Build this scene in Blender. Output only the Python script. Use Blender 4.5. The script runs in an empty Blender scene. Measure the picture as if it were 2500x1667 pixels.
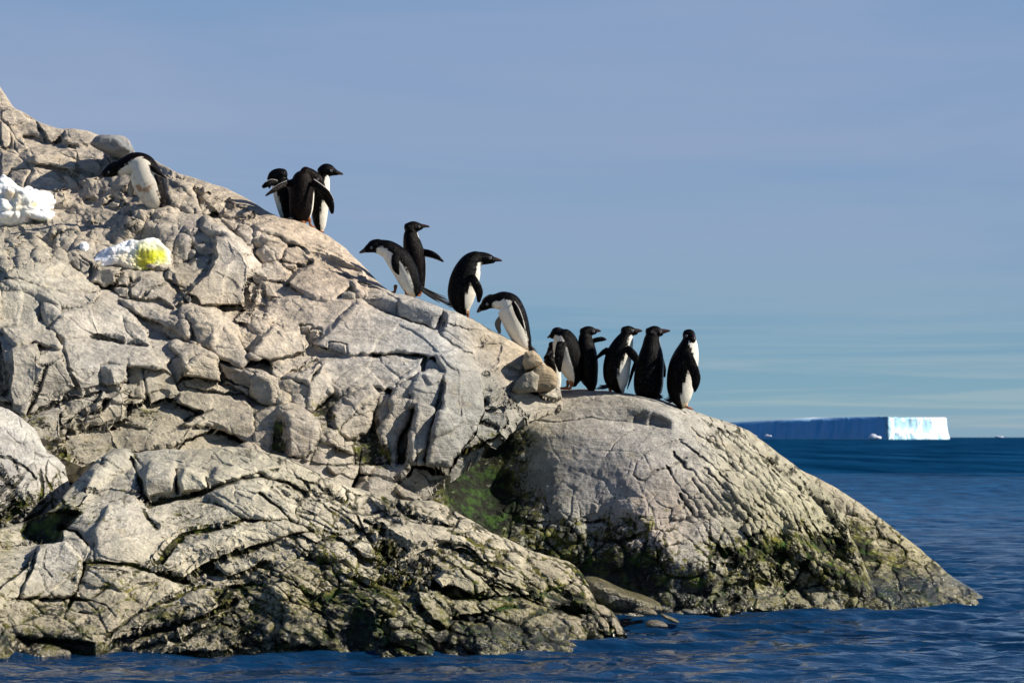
import bpy, math, random
import numpy as np
from mathutils import Vector
from mathutils.kdtree import KDTree
from mathutils.bvhtree import BVHTree

# ------------------------------------------------------------------ camera, sky, sun
scene = bpy.context.scene
col = scene.collection
R = math.radians
F = 6793.0          # focal length in photograph pixels (2500 px wide)
CX, HY = 1250.0, 1067.0
H = 1.6             # eye height above the sea, metres (from a small boat)

cam_d = bpy.data.cameras.new('camera')
cam = bpy.data.objects.new('camera', cam_d); col.objects.link(cam)
cam.location = (0, 0, H); cam.rotation_euler = (R(90), 0, 0)
cam_d.sensor_width = 36.0; cam_d.lens = F / 2500 * 36.0
cam_d.shift_y = (HY - 833.5) / 2500
cam_d.clip_start = 1.0; cam_d.clip_end = 60000
cam_d.dof.use_dof = True; cam_d.dof.focus_distance = 25.5; cam_d.dof.aperture_fstop = 6.3
scene.camera = cam

SUN = Vector((0.82, -0.105, 0.55)).normalized()
elev = math.asin(SUN.z); azim = math.atan2(SUN.x, SUN.y)
world = bpy.data.worlds.new('World'); scene.world = world; world.use_nodes = True
nt = world.node_tree; nt.nodes.clear()
def N(t, kind, **kw):
    n = t.nodes.new(kind)
    for k, v in kw.items():
        if k in n.inputs: n.inputs[k].default_value = v
        else: setattr(n, k, v)
    return n
L = nt.links.new
sky = N(nt, 'ShaderNodeTexSky', sky_type='NISHITA', sun_disc=False, sun_elevation=elev, sun_rotation=azim,
        air_density=1.0, dust_density=0.4, ozone_density=1.6)
bg = N(nt, 'ShaderNodeBackground', Strength=0.07)
out = N(nt, 'ShaderNodeOutputWorld')
geo = N(nt, 'ShaderNodeNewGeometry')
sep = N(nt, 'ShaderNodeSeparateXYZ'); L(geo.outputs['Incoming'], sep.inputs[0])
# direction of view: z up; thin high cloud veil in long level streaks
tc = N(nt, 'ShaderNodeTexCoord')
sep = N(nt, 'ShaderNodeSeparateXYZ'); L(tc.outputs['Generated'], sep.inputs[0])
mp = N(nt, 'ShaderNodeMapping'); mp.inputs['Scale'].default_value = (2.0, 2.0, 15)
L(tc.outputs['Generated'], mp.inputs['Vector'])
ns = N(nt, 'ShaderNodeTexNoise', Scale=1.6, Detail=5.0, Roughness=0.55, Distortion=0.5); L(mp.outputs[0], ns.inputs['Vector'])
mp2 = N(nt, 'ShaderNodeMapping'); mp2.inputs['Scale'].default_value = (5, 5, 150)
L(tc.outputs['Generated'], mp2.inputs['Vector'])
ns2 = N(nt, 'ShaderNodeTexNoise', Scale=1.5, Detail=4.0, Roughness=0.6, Distortion=0.4); L(mp2.outputs[0], ns2.inputs['Vector'])
# veil colour climbs from pale blue-green at the horizon to a grey periwinkle higher up
SKYK = 1 / 0.07
def sk(c): return (c[0]*SKYK, c[1]*SKYK, c[2]*SKYK, 1)
ramp = N(nt, 'ShaderNodeValToRGB'); cr = ramp.color_ramp
mr = N(nt, 'ShaderNodeMapRange'); mr.inputs['From Min'].default_value = 0.0; mr.inputs['From Max'].default_value = 1.0
L(sep.outputs['Z'], mr.inputs['Value']); L(mr.outputs[0], ramp.inputs['Fac'])
stops = [(0.0, (0.1947, 0.2869, 0.3752)), (0.012, (0.1710, 0.2898, 0.3657)), (0.035, (0.1311, 0.2489, 0.3629)), (0.065, (0.1472, 0.2356, 0.3781)),
         (0.105, (0.1862, 0.2489, 0.3914)), (0.165, (0.1577, 0.2356, 0.3895)), (0.26, (0.0950, 0.1662, 0.3135)), (0.5, (0.0408, 0.0817, 0.1995)), (1.0, (0.0199, 0.0456, 0.1330))]
while len(cr.elements) < len(stops): cr.elements.new(0.5)
for e, (p, c) in zip(cr.elements, stops): e.position = p; e.color = (*c, 1)
mulc = N(nt, 'ShaderNodeVectorMath', operation='SCALE'); mulc.inputs['Scale'].default_value = SKYK
L(ramp.outputs[0], mulc.inputs[0])
# brighter / dimmer streaks of cloud
def streak(src, lo, hi, a, b):
    m = N(nt, 'ShaderNodeMapRange'); m.inputs['From Min'].default_value = lo; m.inputs['From Max'].default_value = hi
    m.inputs['To Min'].default_value = a; m.inputs['To Max'].default_value = b; L(src, m.inputs['Value']); return m
s1 = streak(ns.outputs['Fac'], 0.34, 0.66, 0.15, 1.0)
lowmask = N(nt, 'ShaderNodeMapRange'); lowmask.inputs['From Min'].default_value = 0.015; lowmask.inputs['From Max'].default_value = 0.055
lowmask.inputs['To Min'].default_value = 1.0; lowmask.inputs['To Max'].default_value = 0.0; L(sep.outputs['Z'], lowmask.inputs['Value'])
s2 = streak(ns2.outputs['Fac'], 0.40, 0.62, -0.9, 0.7)
mlow = N(nt, 'ShaderNodeMath', operation='MULTIPLY'); L(s2.outputs[0], mlow.inputs[0]); L(lowmask.outputs[0], mlow.inputs[1])
addf = N(nt, 'ShaderNodeMath', operation='ADD'); L(s1.outputs[0], addf.inputs[0]); L(mlow.outputs[0], addf.inputs[1]); addf.use_clamp = True
cloudc = N(nt, 'ShaderNodeVectorMath', operation='MULTIPLY'); cloudc.inputs[1].default_value = (1.12, 1.05, 1.01)
cleac = N(nt, 'ShaderNodeVectorMath', operation='MULTIPLY'); cleac.inputs[1].default_value = (0.74, 0.91, 0.98)
L(mulc.outputs[0], cloudc.inputs[0]); L(mulc.outputs[0], cleac.inputs[0])
mixc = N(nt, 'ShaderNodeMix', data_type='RGBA'); L(addf.outputs[0], mixc.inputs[0]); L(cleac.outputs[0], mixc.inputs[6]); L(cloudc.outputs[0], mixc.inputs[7])
mixs = N(nt, 'ShaderNodeMix', data_type='RGBA'); mixs.inputs[0].default_value = 0.86
L(sky.outputs[0], mixs.inputs[6]); L(mixc.outputs[2], mixs.inputs[7])
L(mixs.outputs[2], bg.inputs['Color']); L(bg.outputs[0], out.inputs[0])

sun_d = bpy.data.lights.new('sun', 'SUN'); sun_d.energy = 5.0; sun_d.angle = R(0.53); sun_d.color = (1.0, 0.93, 0.82)
sun = bpy.data.objects.new('sun', sun_d); col.objects.link(sun)
sun.rotation_euler = SUN.to_track_quat('Z', 'Y').to_euler(); sun.location = (20, -10, 20)
vs = scene.view_settings
vs.view_transform = 'Standard'; vs.look = 'None'; vs.gamma = 1.0; vs.use_curve_mapping = False; vs.exposure = 0.52

# ------------------------------------------------------------------ helpers
def W(u, v, D):
    """point seen at photograph pixel (u, v) at distance D"""
    return np.stack([(u - CX) / F * D, D + 0 * u, H - (v - HY) / F * D], -1)
def tag(o, label=None, cat=None, group=None, kind=None):
    if label: o['label'] = label
    if cat: o['category'] = cat
    if group: o['group'] = group
    if kind: o['kind'] = kind
    return o
def mesh_np(name, verts, faces, attrs=None, mat=None, smooth=True):
    """verts (n,3), faces (m,3|4); attrs {name: (n,4)}"""
    me = bpy.data.meshes.new(name)
    nv, nf, k = len(verts), len(faces), faces.shape[1]
    me.vertices.add(nv); me.vertices.foreach_set('co', np.ascontiguousarray(verts, dtype=np.float32).ravel())
    me.loops.add(nf * k); me.loops.foreach_set('vertex_index', np.ascontiguousarray(faces, dtype=np.int32).ravel())
    me.polygons.add(nf)
    me.polygons.foreach_set('loop_start', np.arange(0, nf * k, k, dtype=np.int32))
    me.polygons.foreach_set('loop_total', np.full(nf, k, dtype=np.int32))
    me.polygons.foreach_set('use_smooth', np.full(nf, smooth, dtype=bool))
    me.update(calc_edges=True)
    for an, a in (attrs or {}).items():
        at = me.attributes.new(an, 'FLOAT_COLOR', 'POINT')
        at.data.foreach_set('color', np.ascontiguousarray(a, dtype=np.float32).ravel())
    if mat: me.materials.append(mat)
    return me
def link(name, me, parent=None):
    o = bpy.data.objects.new(name, me); col.objects.link(o)
    if parent: o.parent = parent
    return o
def sstep(a, b, x):
    t = np.clip((x - a) / (b - a), 0, 1); return t * t * (3 - 2 * t)

# numpy noise ---------------------------------------------------------
def _h(ix, iy, iz, s):
    x = (ix.astype(np.int64) * 73856093) ^ (iy.astype(np.int64) * 19349663) ^ (iz.astype(np.int64) * 83492791) ^ (s * 2654435761)
    x = (x ^ (x >> 13)) * 1274126177 & 0xffffffff
    x = (x ^ (x >> 16)) * 668265263 & 0xffffffff
    return (x ^ (x >> 15)) & 0xffffffff
def vnoise(P, seed=0):
    """smooth value noise, about -1..1"""
    i = np.floor(P).astype(np.int64); f = P - i
    w = f * f * f * (f * (f * 6 - 15) + 10)
    r = 0
    for dx in (0, 1):
        wx = w[..., 0] if dx else 1 - w[..., 0]
        for dy in (0, 1):
            wy = w[..., 1] if dy else 1 - w[..., 1]
            for dz in (0, 1):
                wz = w[..., 2] if dz else 1 - w[..., 2]
                r = r + wx * wy * wz * (_h(i[..., 0] + dx, i[..., 1] + dy, i[..., 2] + dz, seed) / 2147483647.5 - 1)
    return r
def fbm(P, octs=4, seed=0, gain=0.5, lac=2.03):
    a, s, t = 1.0, 0, 0
    for k in range(octs):
        s = s + a * vnoise(P + 17.3 * k, seed + k * 7); t += a; a *= gain; P = P * lac
    return s / t
def vor3(P, seed=0, jit=0.9):
    """F1, F2-F1, cell hash"""
    i = np.floor(P).astype(np.int64)
    shp = P.shape[:-1]
    f1 = np.full(shp, 9.0); f2 = np.full(shp, 9.0); idc = np.zeros(shp, dtype=np.int64)
    for dx in (-1, 0, 1):
        for dy in (-1, 0, 1):
            for dz in (-1, 0, 1):
                a, b, c = i[..., 0] + dx, i[..., 1] + dy, i[..., 2] + dz
                h = _h(a, b, c, seed)
                px = a + 0.5 + jit * ((h & 1023) / 1023 - 0.5)
                py = b + 0.5 + jit * (((h >> 10) & 1023) / 1023 - 0.5)
                pz = c + 0.5 + jit * (((h >> 20) & 1023) / 1023 - 0.5)
                d = np.sqrt((px - P[..., 0])**2 + (py - P[..., 1])**2 + (pz - P[..., 2])**2)
                m = d < f1
                f2 = np.where(m, f1, np.minimum(f2, d)); f1 = np.where(m, d, f1); idc = np.where(m, h, idc)
    return f1, f2 - f1, idc
def vor2(x, y, seed=0, jit=0.85):
    i, j = np.floor(x).astype(np.int64), np.floor(y).astype(np.int64)
    f1 = np.full(x.shape, 9.0); f2 = np.full(x.shape, 9.0); idc = np.zeros(x.shape, dtype=np.int64)
    z = np.zeros_like(i)
    for dx in (-1, 0, 1):
        for dy in (-1, 0, 1):
            a, b = i + dx, j + dy
            h = _h(a, b, z, seed)
            px = a + 0.5 + jit * ((h & 1023) / 1023 - 0.5); py = b + 0.5 + jit * (((h >> 10) & 1023) / 1023 - 0.5)
            d = np.hypot(px - x, py - y)
            m = d < f1
            f2 = np.where(m, f1, np.minimum(f2, d)); f1 = np.where(m, d, f1); idc = np.where(m, h, idc)
    return f1, f2 - f1, idc
def hr(idc, k):
    """a random number 0..1 of each cell"""
    z = np.zeros_like(idc)
    return _h(idc & 0xffff, idc >> 16, z + k, 11 + k) / 4294967295.0

# materials -----------------------------------------------------------
def new_mat(name):
    m = bpy.data.materials.new(name); m.use_nodes = True
    t = m.node_tree; b = t.nodes['Principled BSDF']
    return m, t, b
def mathn(t, op, a, b=None, clamp=False):
    n = t.nodes.new('ShaderNodeMath'); n.operation = op; n.use_clamp = clamp
    for k, x in enumerate((a, b)):
        if x is None: continue
        if isinstance(x, (int, float)): n.inputs[k].default_value = x
        else: t.links.new(x, n.inputs[k])
    return n.outputs[0]
def mapr(t, x, a, b, c=0.0, d=1.0):
    n = t.nodes.new('ShaderNodeMapRange')
    for k, v in zip((1, 2, 3, 4), (a, b, c, d)): n.inputs[k].default_value = v
    t.links.new(x, n.inputs[0]); return n.outputs[0]
def mixn(t, f, a, b, blend='MIX'):
    n = t.nodes.new('ShaderNodeMix'); n.data_type = 'RGBA'; n.blend_type = blend
    for k, x in zip((0, 6, 7), (f, a, b)):
        if isinstance(x, (int, float)): n.inputs[k].default_value = x
        elif isinstance(x, tuple): n.inputs[k].default_value = (*x, 1)
        else: t.links.new(x, n.inputs[k])
    return n.outputs[2]
def noisen(t, vec, scale, detail=4, rough=0.55, dist=0.0):
    n = t.nodes.new('ShaderNodeTexNoise'); n.inputs['Scale'].default_value = scale; n.inputs['Detail'].default_value = detail
    n.inputs['Roughness'].default_value = rough; n.inputs['Distortion'].default_value = dist
    t.links.new(vec, n.inputs['Vector']); return n.outputs['Fac']

def rock_material():
    m, t, b = new_mat('weathered_rock')
    lk = t.links.new
    at = t.nodes.new('ShaderNodeAttribute'); at.attribute_name = 'tint'
    am = t.nodes.new('ShaderNodeAttribute'); am.attribute_name = 'masks'
    sp = t.nodes.new('ShaderNodeSeparateColor'); lk(am.outputs['Color'], sp.inputs[0])
    moss, crack, wet = sp.outputs[0], sp.outputs[1], sp.outputs[2]
    g = t.nodes.new('ShaderNodeNewGeometry').outputs['Position']
    # grain of the stone runs along tilted bands
    mp = t.nodes.new('ShaderNodeMapping'); mp.inputs['Rotation'].default_value = (0.5, 0.65, 0.2); mp.inputs['Scale'].default_value = (1, 1, 5)
    lk(g, mp.inputs[0])
    n_big = noisen(t, g, 1.7, 5, 0.6)
    n_band = noisen(t, mp.outputs[0], 2.4, 6, 0.62, 0.6)
    n_mid = noisen(t, g, 11, 6, 0.68)
    n_fine = noisen(t, g, 70, 4, 0.7)
    c = at.outputs['Color']
    c = mixn(t, 1.0, c, (1.01, 1.0, 0.95), 'MULTIPLY')
    k = mapr(t, n_big, 0.3, 0.7, 0.82, 1.14); k2 = mapr(t, n_band, 0.3, 0.7, 0.76, 1.2)
    k3 = mapr(t, n_mid, 0.3, 0.72, 0.70, 1.22); k4 = mapr(t, n_fine, 0.3, 0.7, 0.80, 1.16)
    kk = mathn(t, 'MULTIPLY', mathn(t, 'MULTIPLY', k, k2), mathn(t, 'MULTIPLY', k3, k4))
    vm = t.nodes.new('ShaderNodeVectorMath'); vm.operation = 'SCALE'; lk(c, vm.inputs[0]); lk(kk, vm.inputs['Scale'])
    c = vm.outputs[0]
    # ochre and grey staining
    st = noisen(t, g, 3.3, 6, 0.7, 0.8)
    c = mixn(t, mapr(t, st, 0.56, 0.72, 0, 0.42), c, (0.42, 0.32, 0.17))
    st2 = noisen(t, mp.outputs[0], 4.1, 6, 0.7, 0.4)
    c = mixn(t, mapr(t, st2, 0.56, 0.74, 0, 0.55), c, (0.17, 0.175, 0.18))
    # dark pits
    pit = noisen(t, g, 34, 5, 0.75)
    c = mixn(t, mapr(t, pit, 0.60, 0.70, 0, 0.55), c, (0.10, 0.09, 0.075))
    # dirt in the cracks, algae
    rag = noisen(t, g, 26, 6, 0.72)
    cr = mathn(t, 'ADD', crack, mapr(t, rag, 0.3, 0.7, -0.22, 0.22))
    c = mixn(t, mapr(t, cr, 0.28, 0.72, 0, 0.88), c, (0.018, 0.018, 0.009))
    rag2 = noisen(t, g, 7, 5, 0.7)
    ms = mathn(t, 'ADD', mathn(t, 'ADD', moss, mapr(t, rag, 0.3, 0.7, -0.42, 0.42)), mapr(t, rag2, 0.3, 0.7, -0.25, 0.25))
    mossn = noisen(t, g, 9, 4, 0.6)
    olive = mixn(t, mapr(t, mossn, 0.45, 0.68), (0.009, 0.010, 0.003), (0.19, 0.18, 0.022))
    deep = mixn(t, mapr(t, mossn, 0.47, 0.68), (0.0015, 0.0045, 0.0008), (0.030, 0.085, 0.005))
    mcol = mixn(t, mapr(t, moss, 0.72, 0.98), olive, deep)
    c = mixn(t, mapr(t, ms, 0.44, 0.72, 0, 0.96), c, mcol)
    c = mixn(t, mathn(t, 'MULTIPLY', wet, 0.55), c, mixn(t, 1.0, c, (0.45, 0.42, 0.36), 'MULTIPLY'))
    lk(c, b.inputs['Base Color'])
    lk(mapr(t, wet, 0.3, 1.0, 0.88, 0.16), b.inputs['Roughness'])
    lk(mapr(t, wet, 0.3, 1.0, 0.25, 0.75), b.inputs['Specular IOR Level'])
    bs = mathn(t, 'ADD', mathn(t, 'MULTIPLY', n_mid, 1.0), mathn(t, 'MULTIPLY', n_fine, 0.25))
    bs = mathn(t, 'ADD', bs, mathn(t, 'MULTIPLY', n_band, 1.2))
    bp = t.nodes.new('ShaderNodeBump'); bp.inputs['Strength'].default_value = 0.75; bp.inputs['Distance'].default_value = 0.06
    lk(bs, bp.inputs['Height']); lk(bp.outputs[0], b.inputs['Normal'])
    return m
ROCK = rock_material()
# ------------------------------------------------------------------ rock masses
# outline readings were taken on enlarged views of the photograph: (origin, scale)
CR = {0: (0, 0, 1.0), 1: (0, 200, 2.936), 2: (0, 600, 2.936), 3: (0, 1000, 2.351), 4: (600, 600, 2.936), 5: (700, 1050, 2.541),
      6: (1100, 850, 2.613), 7: (1500, 1100, 2.352), 8: (0, 200, 5.8725), 9: (380, 400, 4.519), 10: (0, 400, 5.2275), 11: (1350, 1350, 5.8725)}
def cv(c, pts):
    ox, oy, s = CR[c]; return np.array([(ox + x / s, oy + y / s) for x, y in pts], float)
def inpoly(x, y, P):
    r = np.zeros(x.shape, bool); n = len(P)
    for i in range(n):
        x0, y0 = P[i]; x1, y1 = P[(i + 1) % n]
        if y0 == y1: continue
        c = ((y0 > y) != (y1 > y)) & (x < (x1 - x0) * (y - y0) / (y1 - y0) + x0)
        r ^= c
    return r
def seg_dist(x, y, P, closed=False):
    d = np.full(x.shape, 1e9); n = len(P)
    for i in range(n if closed else n - 1):
        a = P[i]; b = P[(i + 1) % n]; ab = b - a; q = ab @ ab + 1e-9
        t = np.clip(((x - a[0]) * ab[0] + (y - a[1]) * ab[1]) / q, 0, 1)
        d = np.minimum(d, np.hypot(x - a[0] - t * ab[0], y - a[1] - t * ab[1]))
    return d
def tps(ctrl, x, y):
    c = np.array(ctrl, float); n = len(c); s = 300.0
    X = c[:, :2] / s
    def U(r2): return 0.5 * r2 * np.log(r2 + 1e-12)
    r2 = ((X[:, None] - X[None])**2).sum(-1)
    A = np.zeros((n + 3, n + 3)); A[:n, :n] = U(r2) + np.eye(n) * 0.01; A[:n, n] = 1; A[:n, n + 1:] = X; A[n, :n] = 1; A[n + 1:, :n] = X.T
    w = np.linalg.solve(A, np.concatenate([c[:, 2], np.zeros(3)]))
    xs, ys = x / s, y / s
    o = w[n] + w[n + 1] * xs + w[n + 2] * ys
    for k in range(n): o = o + w[k] * U((xs - X[k, 0])**2 + (ys - X[k, 1])**2)
    return o
def blur(a, k):
    for _ in range(2):
        for ax in (0, 1):
            b = np.zeros_like(a); 
            for d in range(-k, k + 1):
                idx = np.clip(np.arange(a.shape[ax]) + d, 0, a.shape[ax] - 1); b += np.take(a, idx, ax)
            a = b / (2 * k + 1)
    return a
def solve_poisson(rx, ry, lam):
    """E with lap E - lam E = div r, zero flux at the rim (r on forward faces)"""
    ny, nx = rx.shape
    rx = rx.copy(); ry = ry.copy(); rx[:, -1] = 0; ry[-1, :] = 0
    dv = rx.copy(); dv[:, 1:] -= rx[:, :-1]; dv += ry; dv[1:, :] -= ry[:-1, :]
    e = np.concatenate([dv, dv[::-1]], 0); e = np.concatenate([e, e[:, ::-1]], 1)
    Fq = np.fft.rfft2(e)
    kx = 2 * np.cos(2 * np.pi * np.arange(Fq.shape[1]) / (2 * nx)) - 2
    ky = 2 * np.cos(2 * np.pi * np.arange(2 * ny) / (2 * ny)) - 2
    Fq /= (ky[:, None] + kx[None, :] - lam)
    return np.fft.irfft2(Fq, s=e.shape)[:ny, :nx]

class Mass:
    STEP = 2.0; iters = 4
    def __init__(s, x0, x1, y0, y1, ctrl):
        s.x0, s.y0 = x0, y0
        s.xs = np.arange(x0, x1 + 1, s.STEP); s.ys = np.arange(y0, y1 + 1, s.STEP)
        s.X, s.Y = np.meshgrid(s.xs, s.ys)
        s.B = tps(ctrl, s.X, s.Y)
        s.px = s.B / F                                    # metres in one pixel
        s.bgx = np.gradient(s.B, axis=1) / s.STEP; s.bgy = np.gradient(s.B, axis=0) / s.STEP   # per pixel
        s.gx = np.zeros_like(s.B); s.gy = np.zeros_like(s.B)  # deviation from base, per pixel
        s.lab = np.zeros(s.B.shape, np.int32)
        s.add = np.zeros_like(s.B); s.crack = np.zeros_like(s.B); s.moss = np.zeros_like(s.B)
        s.wf = np.zeros_like(s.B); s.calm = np.zeros_like(s.B); s.wet = np.zeros_like(s.B)
    def cells(s, size, amp, seed, ang=0.0, aspect=1.0, warp=0.35, groove=0.02, gw=0.06, mask=None, step=0.0, label=0, keep=0.0, brk=0.55):
        ca, sa = math.cos(R(ang)), math.sin(R(ang))
        P3 = np.stack([s.X / size, s.Y / size, 0 * s.X + seed], -1)
        wx = fbm(P3 * 0.8, 3, seed) * warp; wy = fbm(P3 * 0.8 + 50, 3, seed + 3) * warp
        u = (s.X * ca + s.Y * sa) / size / aspect + wx; v = (-s.X * sa + s.Y * ca) / size + wy
        f1, e, idc = vor2(u, v, seed)
        a = (hr(idc, 1) - 0.5) * 2; b = (hr(idc, 2) - 0.5) * 2
        w = 1.0 if mask is None else mask
        s.gx += a * amp * s.px * w * (1 - keep); s.gy += b * amp * s.px * w * (1 - keep)
        gsel = sstep(0.25, 0.6, hr(idc, 3) + 0.35)
        bn = fbm(np.stack([s.X / size * 1.1, s.Y / size * 1.1, 0 * s.X + 40 + seed], -1), 3, seed + 9)
        g = np.exp(-(e / gw)**2) * gsel * w * ((1 - brk) + brk * sstep(-0.25, 0.25, bn))
        if step: s.add += step * (hr(idc, 6) - 0.5) * sstep(0.0, gw * 1.2, e) * w
        s.add += groove * g; s.crack = np.maximum(s.crack, g * min(1, groove / 0.03))
        if label: 
            k = (idc % 997 + label * 1000).astype(np.int32)
            s.lab = np.where((w > 0.5) if mask is not None else True, k, s.lab)
        return e, idc
    def facet(s, c, pts, gx, gz, w=1.0, lab=None, soft=2.5, out=0.0, rim=0.0, moss=None, calm=0.85):
        """a plane of the rock: absolute slope gx = dY/dX, gz = dY/dZ; out = how far it stands proud; rim = dark joint round it"""
        P = cv(c, pts)
        # rough the outline a little
        a = max(0, int((P[:, 0].min() - 12 - s.x0) / s.STEP)); b = min(len(s.xs), int((P[:, 0].max() + 14 - s.x0) / s.STEP))
        d0 = max(0, int((P[:, 1].min() - 12 - s.y0) / s.STEP)); d1 = min(len(s.ys), int((P[:, 1].max() + 14 - s.y0) / s.STEP))
        if a >= b or d0 >= d1: return
        sl = (slice(d0, d1), slice(a, b))
        X, Y = s.X[sl], s.Y[sl]
        n = np.stack([X / 14, Y / 14, 0 * X], -1)
        Xw = X + 4.5 * fbm(n, 3, 5); Yw = Y + 4.5 * fbm(n + 9, 3, 8)
        ins = inpoly(Xw, Yw, P); ds = seg_dist(Xw, Yw, P, True)
        m = np.where(ins, 1.0, np.exp(-(ds / soft)**2)) * w
        m = np.where(ins, w, m * 0.5)
        px = s.px[sl]
        s.gx[sl] = s.gx[sl] * (1 - m * calm) * 1.0 + m * (gx * px - s.bgx[sl])
        s.gy[sl] = s.gy[sl] * (1 - m * calm) + m * (-gz * px - s.bgy[sl])
        s.wf[sl] = np.where(ins, w * sstep(1.5, 4, ds), s.wf[sl] * sstep(0, 2.5, ds))
        s.add[sl] = s.add[sl] * (1 - 0.8 * m) - out * np.where(ins, sstep(0, 5, ds), 0)
        s.crack[sl] = s.crack[sl] * (1 - 0.8 * m)
        if rim > 0:
            g = np.exp(-(ds / 1.9)**2); s.add[sl] += rim * g; s.crack[sl] = np.maximum(s.crack[sl], g * min(1, rim / 0.03))
        if lab is not None: s.lab[sl] = np.where(ins, lab, s.lab[sl])
        if calm >= 0.9: s.calm[sl] = np.where(ins, 1.0, s.calm[sl])
        if moss is not None: s.moss[sl] = np.where(ins, np.maximum(s.moss[sl], moss), s.moss[sl])
    def line(s, c, pts, w=2.0, depth=0.03, jit=4.0, dark=1.0, shade=0.0):
        P = cv(c, pts)
        a = max(0, int((P[:, 0].min() - 16 - s.x0) / s.STEP)); b = min(len(s.xs), int((P[:, 0].max() + 18 - s.x0) / s.STEP))
        d0 = max(0, int((P[:, 1].min() - 16 - s.y0) / s.STEP)); d1 = min(len(s.ys), int((P[:, 1].max() + 18 - s.y0) / s.STEP))
        if a >= b or d0 >= d1: return
        sl = (slice(d0, d1), slice(a, b)); X, Y = s.X[sl], s.Y[sl]
        n = np.stack([X / 22, Y / 22, 0 * X + 3], -1)
        ds = seg_dist(X + jit * fbm(n, 4, 15), Y + jit * fbm(n + 31, 4, 18), P)
        wv = w * (1 + 0.6 * fbm(n * 1.3 + 7, 2, 3))
        g = np.exp(-(ds / wv)**2)
        s.add[sl] += depth * g; s.crack[sl] = np.maximum(s.crack[sl], g * dark)
    def blob(s, c, x, y, rx, ry, ang, amt, arr='moss', hard=1.0):
        ox, oy, sc = CR[c]; x = ox + x / sc; y = oy + y / sc; rx /= sc; ry /= sc
        ca, sa = math.cos(R(ang)), math.sin(R(ang))
        u = ((s.X - x) * ca + (s.Y - y) * sa) / rx; v = (-(s.X - x) * sa + (s.Y - y) * ca) / ry
        g = amt * np.exp(-(u * u + v * v)**hard)
        setattr(s, arr, np.maximum(getattr(s, arr), g) if arr in ('moss', 'calm', 'wet') else getattr(s, arr) + g)
    def finish(s, ell=220.0, soft=1):
        gx, gy = s.gx, s.gy
        if soft: gx, gy = blur(gx, soft), blur(gy, soft)
        tx, ty = gx * s.STEP, gy * s.STEP; rx, ry = tx, ty; lam = (s.STEP / ell)**2
        for it in range(s.iters):
            E = solve_poisson(rx, ry, lam)
            if it == s.iters - 1: break
            ex = np.zeros_like(E); ey = np.zeros_like(E); ex[:, :-1] = E[:, 1:] - E[:, :-1]; ey[:-1] = E[1:] - E[:-1]
            rx = rx + s.wf * (tx - ex); ry = ry + s.wf * (ty - ey)
        s.moss = blur(s.moss, 3)
        s.D = s.B + E + s.add
    def samp(s, A, u, v):
        fx = np.clip((u - s.x0) / s.STEP, 0, len(s.xs) - 1.001); fy = np.clip((v - s.y0) / s.STEP, 0, len(s.ys) - 1.001)
        i, j = fx.astype(int), fy.astype(int); a, b = fx - i, fy - j
        return (A[j, i] * (1 - a) * (1 - b) + A[j, i + 1] * a * (1 - b) + A[j + 1, i] * (1 - a) * b + A[j + 1, i + 1] * a * b)
    def near(s, A, u, v):
        i = np.clip(np.rint((u - s.x0) / s.STEP).astype(int), 0, len(s.xs) - 1); j = np.clip(np.rint((v - s.y0) / s.STEP).astype(int), 0, len(s.ys) - 1)
        return A[j, i]
    def depth(s, u, v): return float(s.samp(s.D, np.array([float(u)]), np.array([float(v)]))[0])

def tint_field(pts, u, v, base):
    acc = np.ones(u.shape) * 0.35; c = np.zeros(u.shape + (3,)) + np.array(base) * 0.35
    for (x, y, r, cc) in pts:
        w = np.exp(-(((u - x)**2 + (v - y)**2) / r**2)) * 1.6; acc += w; c += w[..., None] * np.array(cc)
    return c / acc[..., None]

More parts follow.
